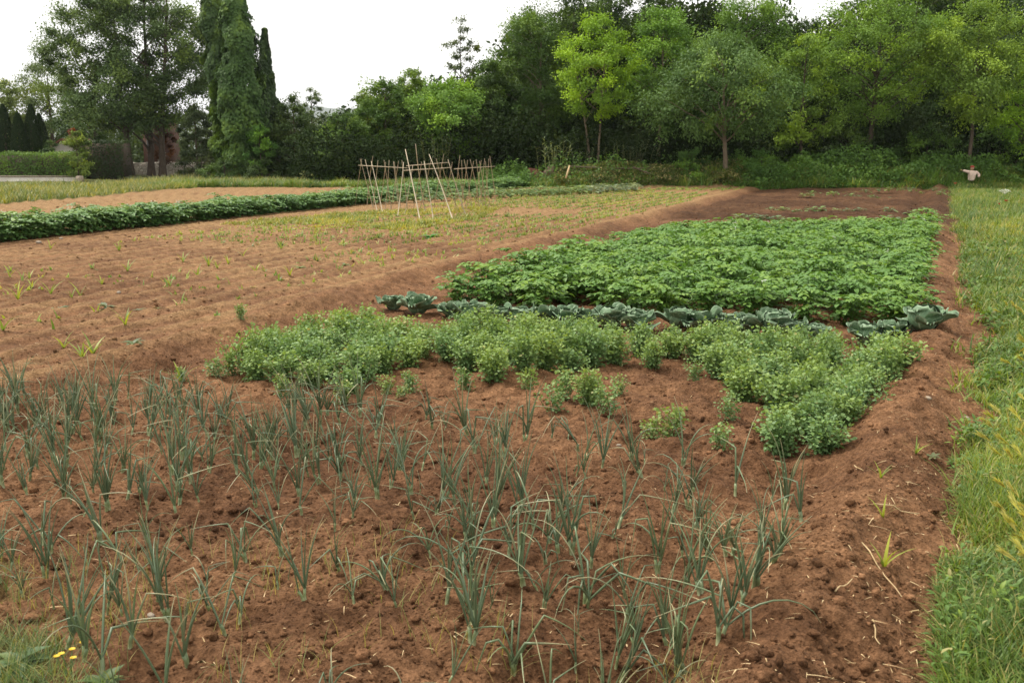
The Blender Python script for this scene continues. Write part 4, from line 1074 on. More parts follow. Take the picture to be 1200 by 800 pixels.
# --- left side
tree('big loose-leaved poplar with several trunks towering before the pale stone wall', 160, 86, -55, 170, 150, (0.109, 0.169, 0.059), 'poplar', 80000, .24, 270, .21, .26, stems=[(-8, 0, -14, 1), (10, 1, 6, 0), (28, 0, 24, -1)], name='poplar_tree', cat='tree', tint=.4, nlimb=40, lean=(0, 0), trunktop=.9)
tree('pale willow-like tree with hanging foliage behind the clipped hedge', 62, 104, 66, 96, 178, (0.147, 0.198, 0.064), 'round', 14000, .24, 70, .30, .25, name='willow_tree', hang=.5)
tree('light green tree behind the leftmost cypresses', 2, 100, 92, 56, 170, (0.166, 0.218, 0.058), 'round', 8000, .26, 36, .34, .2)
tree('dark green tree half hidden behind the big poplar, above the tall dark hedge', 112, 98, 108, 70, 190, DK, 'round', 9000, .24, 45, .32, .2)
tree('copper-leaved small tree in front of the brick outbuilding', 192, 89.0, 146, 26, 192, (0.122, 0.053, 0.023), 'round', 3500, .14, 26, .36, .10, name='copper_tree')
tree('dark feathery bush between the stone wall and the ivy trunks', 231, 79, 124, 48, 204, (0.064, 0.092, 0.038), 'low', 10000, .16, 60, .30, .10, cat='bush', name='bush', hang=.15)
tree('bright green maple bush at the foot of the ivy trunks', 305, 72, 148, 30, 196, (0.109, 0.224, 0.051), 'round', 4000, .15, 26, .34, .05, cat='bush', name='bush')
tree('low dark bush under the left ivy trunk, at the meadow edge', 262, 72, 186, 44, 214, (0.064, 0.116, 0.033), 'low', 4500, .15, 30, .32, .05, cat='bush', name='bush')
tree('low dark bush right of the ivy trunks, at the meadow edge', 306, 71.5, 188, 40, 213, (0.064, 0.105, 0.033), 'low', 4000, .15, 28, .32, .05, cat='bush', name='bush')
tree('wiry dark shrub in front of the right end of the stone wall', 236, 76, 180, 30, 212, (0.058, 0.073, 0.036), 'low', 2500, .13, 20, .32, .04, cat='bush', name='bush')
tree('dark low tree right of the ivy trunks below the far hill', 346, 74, 116, 66, 205, (0.074, 0.119, 0.036), 'low', 13000, .19, 60, .30, .12)
tree('small twiggy tree rising above the low trees, below the far hill', 367, 84, 103, 26, 150, (0.090, 0.138, 0.045), 'spread', 1500, .17, 18, .34, .07)
tree('rounded mid-green tree bush at the left end of the wood', 402, 69, 130, 62, 206, (0.083, 0.152, 0.038), 'low', 13000, .18, 60, .30, .12, cat='tree')
tree('bright young tree behind the rounded bush at the left end of the wood', 432, 74, 112, 56, 190, (0.134, 0.204, 0.038), 'round', 9000, .19, 45, .32, .12)
# --- the wood from left to right
tree('dark leafy tree behind the bean canes, second from the left end of the wood', 452, 71, 96, 70, 200, (0.104, 0.187, 0.038), 'round', 15000, .19, 70, .30, .15)
tree('olive-green pointed tree behind the left part of the bean canes', 484, 76, 82, 58, 180, (0.138, 0.224, 0.044), 'round', 11000, .19, 55, .32, .15)
tree('light green ash tree leaning out over the bean canes', 528, 67, 97, 86, 176, (0.155, 0.281, 0.047), 'spread', 14000, .19, 65, .30, .16, hang=.12)
tree('tall thin sparse poplar standing above all trees around it', 541, 80, 18, 46, 112, (0.095, 0.131, 0.050), 'thin', 2300, .20, 34, .30, .10, name='poplar_tree', nlimb=26)
tree('dark tree right of the thin poplar with low dense crown', 576, 70, 92, 74, 176, DK, 'round', 14000, .20, 65, .30, .17)
tree('tall dark round tree with a slim grey trunk, left of the yellow-green tree', 618, 71, 18, 104, 150, (0.083, 0.150, 0.032), 'round', 24000, .20, 100, .28, .17, mat=M_PALEBARK, stems=[(14, 0, 0, 0)])
tree('large dark tree behind the yellow-green tree, top out of sight', 668, 78, -18, 132, 160, (0.078, 0.134, 0.036), 'round', 24000, .21, 100, .28, .22)
tree('bright yellow-green robinia with two thin bare trunks', 697, 63.5, 22, 92, 140, YG, 'spread', 13000, .17, 52, .29, .075, stems=[(3, 0, 8, 0), (-3, .4, -24, .4)], mat=M_PALEBARK, name='robinia_tree', nlimb=18, tint=.48)
tree('tall dark tree filling the gap right of the yellow-green tree', 752, 76, -20, 104, 150, DK, 'round', 20000, .21, 90, .28, .2)
tree('mid-green tree with slender pale trunk, between robinia and grey-green tree', 772, 66, 12, 86, 122, (0.152, 0.281, 0.044), 'round', 14000, .18, 70, .28, .11, mat=M_PALEBARK)
tree('grey-green drooping tree standing out before the wood on a pale trunk', 838, 60.5, 44, 158, 150, GY, 'round', 22000, .19, 105, .25, .15, mat=M_PALEBARK, stems=[(12, 0, -8, 0)], hang=.30, tint=.5)
tree('tall mid-green tree behind the grey-green drooping tree', 868, 73, -16, 130, 150, (0.122, 0.221, 0.041), 'round', 22000, .20, 95, .28, .2)
tree('dark narrow tree below the small gap of sky', 935, 74, 26, 80, 180, DK, 'round', 14000, .20, 70, .30, .17)
tree('yellowish ash tree with a low lit bough, right of the grey-green tree', 938, 63.5, 44, 76, 168, (0.155, 0.253, 0.041), 'round', 11000, .18, 60, .29, .12, hang=.12)
tree('broad tree showing bare grey limbs in the dark middle of its crown', 1018, 65, -8, 152, 138, (0.147, 0.253, 0.038), 'spread', 21000, .18, 95, .26, .19, nlimb=40, dx=6)
tree('tall dark tree behind the one with bare grey limbs', 1062, 76, -40, 120, 160, DK, 'round', 20000, .21, 90, .28, .22)
tree('leafy light tree with straight brown trunk behind the scarecrow', 1137, 61.5, 4, 128, 136, (0.159, 0.253, 0.044), 'spread', 19000, .17, 95, .26, .12, hang=.1)
tree('bright green low tree at the right end of the wood', 1205, 62, 70, 80, 168, (0.198, 0.347, 0.036), 'round', 10000, .17, 60, .28, .12, hang=.1)
tree('tall dark tree at the far right end of the wood', 1195, 72, -40, 130, 160, DK, 'round', 18000, .21, 90, .28, .2)
tree('dark bush under the broad tree, before the black wood floor', 1000, 66, 140, 84, 200, DK, 'low', 7000, .17, 45, .30, .06, cat='bush', name='bush')
tree('dark bush in the shade right of the straight brown trunk', 1172, 64, 148, 70, 198, (0.083, 0.160, 0.036), 'low', 7000, .16, 45, .30, .06, cat='bush', name='bush')
tree('dark bush left of the straight brown trunk, behind the weeds', 1086, 64, 152, 70, 200, (0.078, 0.150, 0.032), 'low', 7000, .16, 45, .30, .06, cat='bush', name='bush')
tree('rounded green bush at the edge of the weeds, under the grey-green tree', 808, 60.8, 176, 54, 222, (0.095, 0.187, 0.044), 'low', 6500, .14, 40, .30, .05, cat='bush', name='bush')
tree('low leafy bush before the wood, right of the grey-green tree trunk', 893, 60.5, 180, 60, 220, (0.090, 0.187, 0.041), 'low', 6500, .14, 40, .30, .05, cat='bush', name='bush')

# ivy-clad trunks
def ivy_column(label, px, Y, base, top, width, lean_px, colour, group, tap=(.80, 2.6)):
    x = p3(px, 177, Y)[0]; g = gz(x, Y); k = Y / FPX / CT; H = p3(px, top, Y)[2] - g
    t = thing('ivy_covered_tree', label, 'tree', (x, Y, g), 0, group)
    n = 16; s = np.linspace(0, 1, n); P = np.stack([lean_px * k * s, 0 * s, -.3 + (H + .3) * s], 1); P[:, :2] += np.cumsum(rng.normal(0, .05, (n, 2)), 0)
    A = Acc(); V, F = tube(P, .38 * (1 - .8 * s) + .03, 8); A.add(V, F); obj('trunk', A.mesh('ivy_trunk', M_BARK, True), t)
    m = int(1500 * H * width / 36); h = rng.random(m); a = rng.random(m) * 6.283
    rr = width / 2 * k * (1.0 - tap[0] * h ** tap[1]) * (.70 + 1.1 * (fbm(a * 1.1 + px, h * H * .8, 1.0, 3, 200) + .5)) * (.55 + .45 * rng.random(m) ** .5)
    Q = np.stack([np.interp(h, s, P[:, 0]) + rr * np.cos(a), np.interp(h, s, P[:, 1]) + rr * np.sin(a), .1 + h * H], 1)
    o_ = np.stack([np.cos(a), np.sin(a), 0 * a], 1)
    ax = unit(np.stack([0 * a, 0 * a, -np.ones(m)], 1) + o_ * .5 + rand_dirs(m) * .5); nm = unit(o_ + [0, 0, .7] + rand_dirs(m) * .5)
    B = Acc(); bV, bF = leaf_broad(.95, .04, .25, 2)
    B.inst(bV, bF, frames(ax, nm) * (rng.uniform(.14, .27, m))[:, None, None], Q, np.clip(.45 + 1.4 * fbm(a * 1.5, h * H, 1.0, 3, 205) + rng.normal(0, .12, m), 0, 1))
    obj('ivy', B.mesh('ivy', M_LEAF), t, colour=colour)
ivy_column('tall trunk wrapped in thick ivy, the taller right one of the leaning pair', 282, 74, 205, -16, 46, 1, (.075, .135, .036), 'ivy-covered trunks')
ivy_column('ivy-wrapped trunk leaning left behind the tallest ivy trunk', 275, 76, 205, -24, 40, -19, (.066, .115, .036), 'ivy-covered trunks')
ivy_column('shorter pointed ivy-wrapped trunk right of the tall ivy pair', 316, 77, 205, 34, 36, 0, (.052, .088, .030), 'ivy-covered trunks', (.93, 1.25))
# --- slim cypresses, clipped hedge, house behind the hedge
for px, top, Y, lab in [(-6, 122, 80, 'dark clipped cypress, leftmost of the row behind the hedge'), (8, 124, 80, 'dark clipped cypress second from left behind the hedge'), (24, 134, 79, 'shorter dark cypress in the middle of the row behind the hedge'), (38, 124, 80, 'dark cypress fourth in the row, leaning slightly right'), (47, 135, 81, 'thin dark cypress at the right end of the row')]:
    x = p3(px, 177, Y)[0]; g = gz(x, Y); H = p3(px, top, Y)[2] - g; t = thing('cypress_tree', lab, 'tree', (x, Y, g), 0, 'cypresses behind the hedge')
    A = Acc(); V, F = tube([[0, 0, -.2], [0, 0, H * .5], [.1, 0, H * .93]], [.14, .10, .02], 8); A.add(V, F); obj('trunk', A.mesh('cypress_trunk', M_BARK), t)
    m = 6500; h = rng.random(m) ** .9; a = rng.random(m) * 6.283; rr = .62 * env('column', h) * (.75 + .4 * rng.random(m) ** .4)
    ax = unit(np.stack([np.cos(a) * .4, np.sin(a) * .4, 0 * a + 1], 1) + rand_dirs(m) * .4); nm = unit(np.stack([np.cos(a), np.sin(a), 0 * a], 1) + rand_dirs(m) * .4)
    B = Acc(); B.inst(LV, LF, frames(ax, nm) * rng.uniform(.09, .17, m)[:, None, None], np.stack([rr * np.cos(a) + .15 * h * (px > 30), rr * np.sin(a), .1 + h * H * .99], 1), np.clip(.42 + rng.normal(0, .15, m), 0, 1))
    obj('crown', B.mesh('cypress_crown', M_LEAF), t, colour=(.030, .052, .020))
def hedge(label, px0, px1, Y, top, bot_z, depth, colour, name='hedge'):
    x0, x1 = p3(px0, 177, Y)[0], p3(px1, 177, Y)[0]; zt = p3(px0, top, Y)[2]; xm = (x0 + x1) / 2; g = gz(xm, Y); L = x1 - x0; Hh = zt - g
    t = thing(name, label, 'hedge', (xm, Y, g), 0)
    A = Acc(); V, F = box(0, 0, bot_z + (Hh - bot_z) / 2 - .05, L - .3, depth - .3, Hh - bot_z - .2); A.add(V, F); V, F = box(0, 0, bot_z / 2, L - 1, .3, bot_z + .1); A.add(V, F)
    obj('branches', A.mesh('hedge_branches', M_BARK), t)
    m = int(L * Hh * 420); f = rng.random(m); xx = (rng.random(m) - .5) * L; zz = bot_z + (Hh - bot_z) * rng.random(m); yy = -depth / 2 + 0 * xx
    topm = f < .3; sidem = f > .93
    zz[topm] = Hh; yy[topm] = (rng.random(topm.sum()) - .5) * depth; xx[sidem] = np.sign(rng.random(sidem.sum()) - .5) * L / 2; yy[sidem] = (rng.random(sidem.sum()) - .5) * depth
    nrm = np.zeros((m, 3)); nrm[:, 1] = -1; nrm[topm] = [0, 0, 1]; nrm[sidem] = [1, 0, 0]; nrm[sidem, 0] = np.sign(xx[sidem])
    P = np.stack([xx, yy, zz], 1) + nrm * ((fbm(xx, zz, .8, 3, 210) * .25 + rng.normal(0, .05, m))[:, None])
    B = Acc(); B.inst(LV, LF, frames(unit(rand_dirs(m) + [0, 0, -.4]), unit(nrm + rand_dirs(m) * .6)) * rng.uniform(.09, .17, m)[:, None, None], P, np.clip(.45 + .8 * fbm(xx, zz, 1.2, 3, 211) + rng.normal(0, .1, m), 0, 1))
    obj('foliage', B.mesh('hedge_foliage', M_LEAF), t, colour=colour)
hedge('long clipped green hedge along the top of the low pale wall', -70, 94, 72, 180, .25, 1.6, (.115, .200, .046))
hedge('taller dark unclipped hedge between the clipped hedge and the big poplar', 92, 150, 77, 166, .1, 2.0, (.036, .060, .022))
tree('young shrub with bright yellow-green leaves and reddish top, at the hedge end', 90, 70.2, 156, 30, 206, (.17, .235, .05), 'round', 3200, .15, 24, .36, .04, cat='shrub', name='shrub')
tree('round dark clipped shrub peeping over the hedge beside the cypresses', 59, 76, 166, 18, 184, (.045, .085, .026), 'round', 1800, .12, 16, .40, .05, cat='shrub', name='shrub')
tree('red-leaved shrub tip rising above the yellow-green shrub', 86, 73, 150, 12, 172, (.17, .045, .022), 'round', 600, .13, 9, .45, .03, cat='shrub', name='shrub')

# ------------------------------------------------------------------ walls and buildings
M_RENDER = rough_material('pale_render', (.46, .42, .36), (.66, .62, .55), 2.5, .2)
M_TILE = rough_material('roof_tiles', (.14, .06, .04), (.24, .11, .07), 10, .5, stretch=(1, 6, 1))
M_GLASS = rough_material('dark_glass', (.02, .022, .024), (.03, .034, .036), 3, 0, rough=.15, spec=.5)
M_WOOD = rough_material('grey_wood', (.10, .085, .07), (.24, .20, .16), 9, .4, stretch=(1, 1, .2))
M_IRON = rough_material('dark_iron', (.02, .02, .02), (.05, .045, .04), 20, .2, rough=.6)
def brick_mat(name, c1, c2, mortar, scale, bw=.5, rh=.25, off=.5):
    m, nt, ns, L = new_mat(name); tc = N(ns, 'ShaderNodeTexCoord'); sx = N(ns, 'ShaderNodeSeparateXYZ'); L.new(tc.outputs['Object'], sx.inputs[0])
    ad = N(ns, 'ShaderNodeMath', operation='ADD'); L.new(sx.outputs[0], ad.inputs[0]); L.new(sx.outputs[1], ad.inputs[1])
    cb = N(ns, 'ShaderNodeCombineXYZ'); L.new(ad.outputs[0], cb.inputs[0]); L.new(sx.outputs[2], cb.inputs[1])
    nz = N(ns, 'ShaderNodeTexNoise'); nz.inputs['Scale'].default_value = 2.5
    br = N(ns, 'ShaderNodeTexBrick'); br.inputs['Scale'].default_value = scale; br.inputs['Color1'].default_value = (*c1, 1); br.inputs['Color2'].default_value = (*c2, 1); br.inputs['Mortar'].default_value = (*mortar, 1)
    br.inputs['Brick Width'].default_value = bw; br.inputs['Row Height'].default_value = rh; br.offset = off
    L.new(cb.outputs[0], br.inputs['Vector'])
    bp = N(ns, 'ShaderNodeBump', invert=True); bp.inputs['Distance'].default_value = .02; L.new(br.outputs['Fac'], bp.inputs['Height'])
    bs = N(ns, 'ShaderNodeBsdfPrincipled'); bs.inputs['Roughness'].default_value = .85
    L.new(br.outputs['Color'], bs.inputs['Base Color']); L.new(bp.outputs[0], bs.inputs['Normal']); out = N(ns, 'ShaderNodeOutputMaterial'); L.new(bs.outputs[0], out.inputs[0]); return m
M_BRICK = brick_mat('red_brick', (.13, .050, .030), (.095, .037, .024), (.13, .10, .08), 4)
def stone_wall_mat():
    m, nt, ns, L = new_mat('dry_stone'); tc = N(ns, 'ShaderNodeTexCoord'); mp = N(ns, 'ShaderNodeMapping'); mp.inputs['Scale'].default_value = (2.6, 2.6, 4.2); L.new(tc.outputs['Object'], mp.inputs[0])
    vo = N(ns, 'ShaderNodeTexVoronoi'); vo.inputs['Scale'].default_value = 1.2; L.new(mp.outputs[0], vo.inputs['Vector'])
    ve = N(ns, 'ShaderNodeTexVoronoi', feature='DISTANCE_TO_EDGE'); ve.inputs['Scale'].default_value = 1.2; L.new(mp.outputs[0], ve.inputs['Vector'])
    hs = N(ns, 'ShaderNodeValToRGB'); e = hs.color_ramp.elements; e[0].color = (.30, .25, .20, 1); e[1].color = (.62, .56, .48, 1); L.new(vo.outputs['Color'], hs.inputs[0])
    rp = N(ns, 'ShaderNodeValToRGB'); e = rp.color_ramp.elements; e[0].position = .01; e[1].position = .06; L.new(ve.outputs['Distance'], rp.inputs[0])
    mx = N(ns, 'ShaderNodeMix', data_type='RGBA'); mx.inputs[6].default_value = (.16, .13, .10, 1); L.new(rp.outputs[0], mx.inputs[0]); L.new(hs.outputs[0], mx.inputs[7])
    bp = N(ns, 'ShaderNodeBump'); bp.inputs['Distance'].default_value = .06; L.new(rp.outputs[0], bp.inputs['Height'])
    bs = N(ns, 'ShaderNodeBsdfPrincipled'); bs.inputs['Roughness'].default_value = .9; L.new(mx.outputs[2], bs.inputs['Base Color']); L.new(bp.outputs[0], bs.inputs['Normal'])
    out = N(ns, 'ShaderNodeOutputMaterial'); L.new(bs.outputs[0], out.inputs[0]); return m
M_DRYSTONE = stone_wall_mat()
def bev(me, w=.02):
    import bmesh
    bm = bmesh.new(); bm.from_mesh(me); bmesh.ops.bevel(bm, geom=list(bm.edges), offset=w, segments=2, affect='EDGES'); bm.to_mesh(me); bm.free(); return me
def boxmesh(name, mat, *bx, bevel=.02):
    A = Acc(); V, F = box(*bx); A.add(V, F); me = A.mesh(name, mat); return bev(me, bevel) if bevel else me
def wall_run(name, label, px0, px1, Y, top, thick, mat, cope=None, rough=0.0, lower=.4):
    x0, x1 = p3(px0, 177, Y)[0], p3(px1, 177, Y)[0]; xm = (x0 + x1) / 2; g = gz(xm, Y); H = p3(px0, top, Y)[2] - g; L = x1 - x0
    t = thing(name, label, 'wall', (xm, Y, g), 0); n = max(8, int(L / .5)); V = []; F = []
    for i in range(n + 1):
        xx = -L / 2 + L * i / n; h = H + rough * random.uniform(-1, 1)
        V += [[xx, -thick / 2, -lower], [xx, thick / 2, -lower], [xx, thick / 2, h], [xx, -thick / 2, h]]
    for i in range(n):
        a, b = i * 4, i * 4 + 4; F += [[a, b, b + 3, a + 3], [a + 1, a + 2, b + 2, b + 1], [a + 3, b + 3, b + 2, a + 2]]
    F += [[0, 3, 2, 1], [n * 4, n * 4 + 1, n * 4 + 2, n * 4 + 3]]
    obj('wall_body', mesh_np('wall_body', V, F, mats=[mat]), t)
    if cope: obj('coping', boxmesh('coping', M_STONE, 0, 0, H + .045, L + .06, thick + .1, .085), t)
    return t
wall_run('low_wall', 'low pale rendered wall under the clipped hedge', -75, 92, 70.6, 207.5, .25, M_RENDER, cope=True)
wall_run('stone_wall', 'pale dry stone wall behind the trunks of the big poplar', 138, 244, 90.5, 190, .5, M_DRYSTONE, rough=.08)
def house():
    Y = 86; c = p3(90, 177, Y); x = c[0]; g = gz(x, Y)
    t = thing('house', 'small cream house with red tiled roof, mostly hidden behind the hedge', 'house', (x, Y, g), 0)
    W, D, Hh, Rf = 3.2, 5.0, 1.9, 1.0
    V = [[-W / 2, -D / 2, -.3], [W / 2, -D / 2, -.3], [W / 2, D / 2, -.3], [-W / 2, D / 2, -.3], [-W / 2, -D / 2, Hh], [W / 2, -D / 2, Hh], [W / 2, D / 2, Hh], [-W / 2, D / 2, Hh], [0, -D / 2, Hh + Rf], [0, D / 2, Hh + Rf]]
    F = [[0, 1, 5, 4], [1, 2, 6, 5], [2, 3, 7, 6], [3, 0, 4, 7], [4, 5, 8, 8], [6, 7, 9, 9]]
    me = bpy.data.meshes.new('house_wall'); me.from_pydata(V, [], [[0, 1, 5, 8, 4], [1, 2, 6, 5], [2, 3, 7, 9, 6], [3, 0, 4, 7]]); me.materials.append(M_RENDER); obj('wall', me, t)
    me = bpy.data.meshes.new('house_roof'); e = .35; th = .12; sl = Rf / (W / 2); Vr = []
    for yy in (-D / 2 - e, D / 2 + e):
        Vr += [[-W / 2 - e, yy, Hh - sl * e + .01], [0, yy, Hh + Rf + .01], [W / 2 + e, yy, Hh - sl * e + .01], [W / 2 + e, yy, Hh - sl * e + th], [0, yy, Hh + Rf + th + .03], [-W / 2 - e, yy, Hh - sl * e + th]]
    me.from_pydata(Vr, [], [[0, 1, 4, 5], [1, 2, 3, 4], [6, 11, 10, 7], [7, 10, 9, 8], [0, 6, 7, 1], [1, 7, 8, 2], [5, 4, 10, 11], [4, 3, 9, 10], [0, 5, 11, 6], [2, 8, 9, 3]]); me.materials.append(M_TILE)
    rf = obj('roof', me, t); obj('chimney', boxmesh('chimney', M_BRICK, -.2, 0, Hh + 1.1, .55, .55, 1.7), rf)
    for xx in (-.8, .8):
        w = obj('window', boxmesh('window', M_WOOD, xx, -D / 2 - .02, 1.1, 1.0, .08, 1.2, bevel=.01), t)
        obj('pane', boxmesh('pane', M_GLASS, xx, -D / 2 - .045, 1.1, .82, .05, 1.02, bevel=0), w)
house()
def outbuilding():
    Y = 96; c = p3(190, 177, Y); x = c[0]; g = gz(x, Y); k = Y / FPX / CT; W = 27 * k; Hh = p3(178, 143, Y)[2] - g
    t = thing('brick_outbuilding', 'red-brown brick outbuilding glimpsed behind the stone wall and poplar trunks', 'building', (x, Y, g), 0)
    obj('wall', boxmesh('outbuilding_wall', M_BRICK, 0, 0, Hh / 2 - .1, W, 3.5, Hh + .2), t)
    obj('roof', boxmesh('outbuilding_roof', M_STONE, 0, 0, Hh + .09, W + .5, 4.1, .16), t)
    w = obj('window', boxmesh('outbuilding_window', M_WOOD, -.45, -1.77, 2.6, .7, .10, 1.1, bevel=.01), t); obj('pane', boxmesh('pane', M_GLASS, -.45, -1.80, 2.6, .54, .08, .92, bevel=0), w)
    d = obj('door', boxmesh('outbuilding_door', M_WOOD, .55, -1.78, 1.0, .8, .08, 2.0, bevel=.01), t); obj('handle', boxmesh('handle', M_IRON, 0.82, -1.85, 1.0, .12, .06, .03, bevel=.005), d)
outbuilding()
x, y = at(94, 217); o = obj('stone_block', boxmesh('stone_block', M_STONE, 0, 0, .22, .38, .38, .5, bevel=.04), loc=(x, y, gz(x, y))); tag(o, 'small squared white stone block where the low wall ends', 'stone')

# ------------------------------------------------------------------ reeds, bank, things at the foot of the wood
def reed_clump(label, px, Y, top, width, colour):
    x = p3(px, 177, Y)[0]; g = gz(x, Y); k = Y / FPX / CT; H = p3(px, top, Y)[2] - g; w = width * k / 2
    A = Acc(); tV, tF = blade(4, .5); n = max(10, int(w * 16))
    for i in range(n):
        bx, by = random.gauss(0, w * .45), random.gauss(0, .35); h = H * random.uniform(.65, 1.05); lx = random.gauss(0, .22) + bx * .25
        P = [[bx, by, -.1], [bx + lx * .4, by, h * .5], [bx + lx, by, h * .95]]; V, F = tube(P, [.016, .012, .006], 4, cap=False); A.add(V, F, .4, .3)
        m = 11; t = np.linspace(.25, 1, m); a = np.arange(m) * 3.14 + random.random() * 3 + rng.normal(0, .4, m); el = rng.uniform(.3, .9, m)
        B = np.stack([bx + lx * t, by + 0 * t, h * .95 * t], 1); ax = np.stack([np.cos(a) * np.cos(el), np.sin(a) * np.cos(el), np.sin(el)], 1); nm = np.stack([-np.cos(a) * np.sin(el), -np.sin(a) * np.sin(el), np.cos(el)], 1)
        A.inst(tV, tF, frames(ax, nm) * np.stack([np.full(m, .055), np.full(m, .6), np.full(m, .6)], 1)[:, None, :], B, rng.uniform(.3, .8, m))
    o = obj('giant_reed_plant', A.mesh('giant_reed', M_GRASS), loc=(x, Y, g), colour=colour); tag(o, label, 'reeds')
reed_clump('clump of tall giant reed right behind the cane frames', 512, 63, 156, 34, (.075, .115, .05))
reed_clump('pale clump of giant reed left of the robinia trunks', 650, 61.8, 158, 36, (.12, .17, .075))
reed_clump('small dim clump of giant reed between the pale reeds and robinia trunks', 678, 63.2, 172, 26, (.07, .11, .05))
reed_clump('wide dark clump of giant reed right of the robinia trunks', 738, 63.2, 164, 62, (.075, .12, .06))
def leaf_mass(name, label, cat, n, xy, hmax, colour, size=.14, tint=.45, mat=None, dry=0.0):
    x, y = xy; n = len(x)
    top = hmax(x, y); z = terrain(x, y) + top * rng.random(n) ** .55
    P = np.stack([x, y, z], 1); ax = unit(rand_dirs(n) + [0, 0, .1]); nm = unit(rand_dirs(n) * .8 + [0, -.25, .9])
    A = Acc(); A.inst(LV, LF, frames(ax, nm) * (size * rng.uniform(.6, 1.5, n))[:, None, None], P, np.clip(tint + .7 * fbm(x, y * 2, 1.6, 3, 220) + rng.normal(0, .12, n), 0, 1), (rng.random(n) < dry) * rng.uniform(.3, .9, n))
    return tag(obj(name, A.mesh(name, mat or M_LEAF), colour=colour), label, cat, kind='stuff')
def foot_of_wood():
    n = 60000; x = -2 + rng.random(n) * 36; y = 58.6 + rng.random(n) ** 1.3 * 5.5
    k = (x > 13.5) | (rng.random(n) < .15) | (x < 1); x, y = x[k], y[k]
    leaf_mass('undergrowth', 'waist-high green weeds and nettles along the foot of the wood', 'undergrowth', n, (x, y), lambda a, b: (.45 + 1.7 * (fbm(a, b, 1.5, 3, 221) + .2)).clip(.10) * sstep(58.3, 59.6, b), (.085, .165, .034), .15)
    n = 26000; x = 2.5 + rng.random(n) * 11.5; y = 58.9 + rng.random(n) * 3.0
    leaf_mass('bank_creeper', 'dry brownish creeper and ivy over the low earth bank', 'undergrowth', n, (x, y), lambda a, b: (.30 + .6 * (fbm(a, b, 1.4, 3, 222) + .3)).clip(.06), (.085, .115, .030), .12, .4, dry=.25)
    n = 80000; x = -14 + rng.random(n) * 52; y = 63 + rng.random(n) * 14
    leaf_mass('wood_understory', 'understory deep under the trees of the wood, shade put into its dark leaves', 'undergrowth', n, (x, y), lambda a, b: (1.4 + 4.2 * (fbm(a, b, 4, 3, 223) + .3)).clip(.5), (.022, .038, .012), .24, .35, mat=M_SHADE)  # near-black leaf colour stands in for the shade under the crowns
    # the wood behind the front trees reads as one dark mass
    A = Acc(); T = Acc()
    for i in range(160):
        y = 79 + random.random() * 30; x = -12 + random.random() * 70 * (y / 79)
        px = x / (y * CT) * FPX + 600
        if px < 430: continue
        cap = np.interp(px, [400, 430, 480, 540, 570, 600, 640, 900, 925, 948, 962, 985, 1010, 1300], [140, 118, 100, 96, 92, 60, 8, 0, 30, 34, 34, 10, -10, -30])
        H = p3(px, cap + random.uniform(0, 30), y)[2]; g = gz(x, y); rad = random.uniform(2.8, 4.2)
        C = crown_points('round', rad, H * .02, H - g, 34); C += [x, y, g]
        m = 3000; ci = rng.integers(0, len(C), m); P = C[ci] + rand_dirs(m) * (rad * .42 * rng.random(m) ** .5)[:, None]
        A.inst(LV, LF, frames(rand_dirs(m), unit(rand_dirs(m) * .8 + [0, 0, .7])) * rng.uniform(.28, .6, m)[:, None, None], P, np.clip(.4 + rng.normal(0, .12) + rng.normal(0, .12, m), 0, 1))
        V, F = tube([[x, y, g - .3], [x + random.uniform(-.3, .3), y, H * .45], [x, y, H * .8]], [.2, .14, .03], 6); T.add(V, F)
    t = tag(obj('dense_wood', A.mesh('dense_wood', M_SHADE), colour=(.030, .052, .015)), 'dense dark wood closing the view behind the front trees', 'wood', kind='stuff')  # shade inside the wood is put into this dark leaf colour
    obj('trunks', T.mesh('wood_trunks', M_BARK, True), t)
    # far trees behind the left garden
    A = Acc()
    for i in range(26):
        y = 118 + random.random() * 30; px = random.uniform(-120, 430); x = (px - 600) / FPX * y * CT
        H = p3(px, np.interp(px, [-120, 0, 60, 200, 300, 360, 395, 420], [120, 118, 120, 140, 130, 132, 138, 132]), y)[2] - .3 + random.uniform(-1.2, .4); rad = random.uniform(3, 5)
        C = crown_points('low', rad, .5, H, 26) + [x, y, 0]; m = 1500; ci = rng.integers(0, len(C), m); P = C[ci] + rand_dirs(m) * (rad * .4 * rng.random(m) ** .5)[:, None]
        A.inst(LV, LF, frames(rand_dirs(m), unit(rand_dirs(m) * .8 + [0, 0, .7])) * rng.uniform(.3, .6, m)[:, None, None], P, np.clip(.45 + rng.normal(0, .12, m), 0, 1))
    tag(obj('far_treeline', A.mesh('far_treeline', M_LEAF), colour=(.07, .10, .035)), 'far line of trees behind the garden hedge', 'trees', kind='stuff')
foot_of_wood()
def lump(name, label, cat, px, py, r, mat, sq=(1, 1, 1), seed=0):
    x, y = at(px, py); rs = np.random.default_rng(seed); nu, nv = 22, 14; V = []
    for j in range(nv):
        for i in range(nu):
            la = -math.pi / 2 + math.pi * j / (nv - 1); lo = 2 * math.pi * i / nu
            d = np.array([math.cos(la) * math.cos(lo), math.cos(la) * math.sin(lo), math.sin(la)])
            k = 1 + .5 * float(fbm(np.array([d[0] * 1.5 + seed]), np.array([d[1] * 1.5 + d[2]]), 1, 3, 230)[0]); V.append(d * k * r * np.array(sq))
    F = [[j * nu + i, j * nu + (i + 1) % nu, (j + 1) * nu + (i + 1) % nu, (j + 1) * nu + i] for j in range(nv - 1) for i in range(nu)]
    return tag(obj(name, mesh_np(name, V, F, True, mats=[mat]), loc=(x, y, gz(x, y) + r * sq[2] * .45)), label, cat)
M_RUST = rough_material('red_earth', (.09, .035, .022), (.19, .085, .055), 5, .8, dist=.08)
M_SACK = rough_material('pinkish_sack', (.42, .25, .18), (.60, .42, .34), 6, .4)
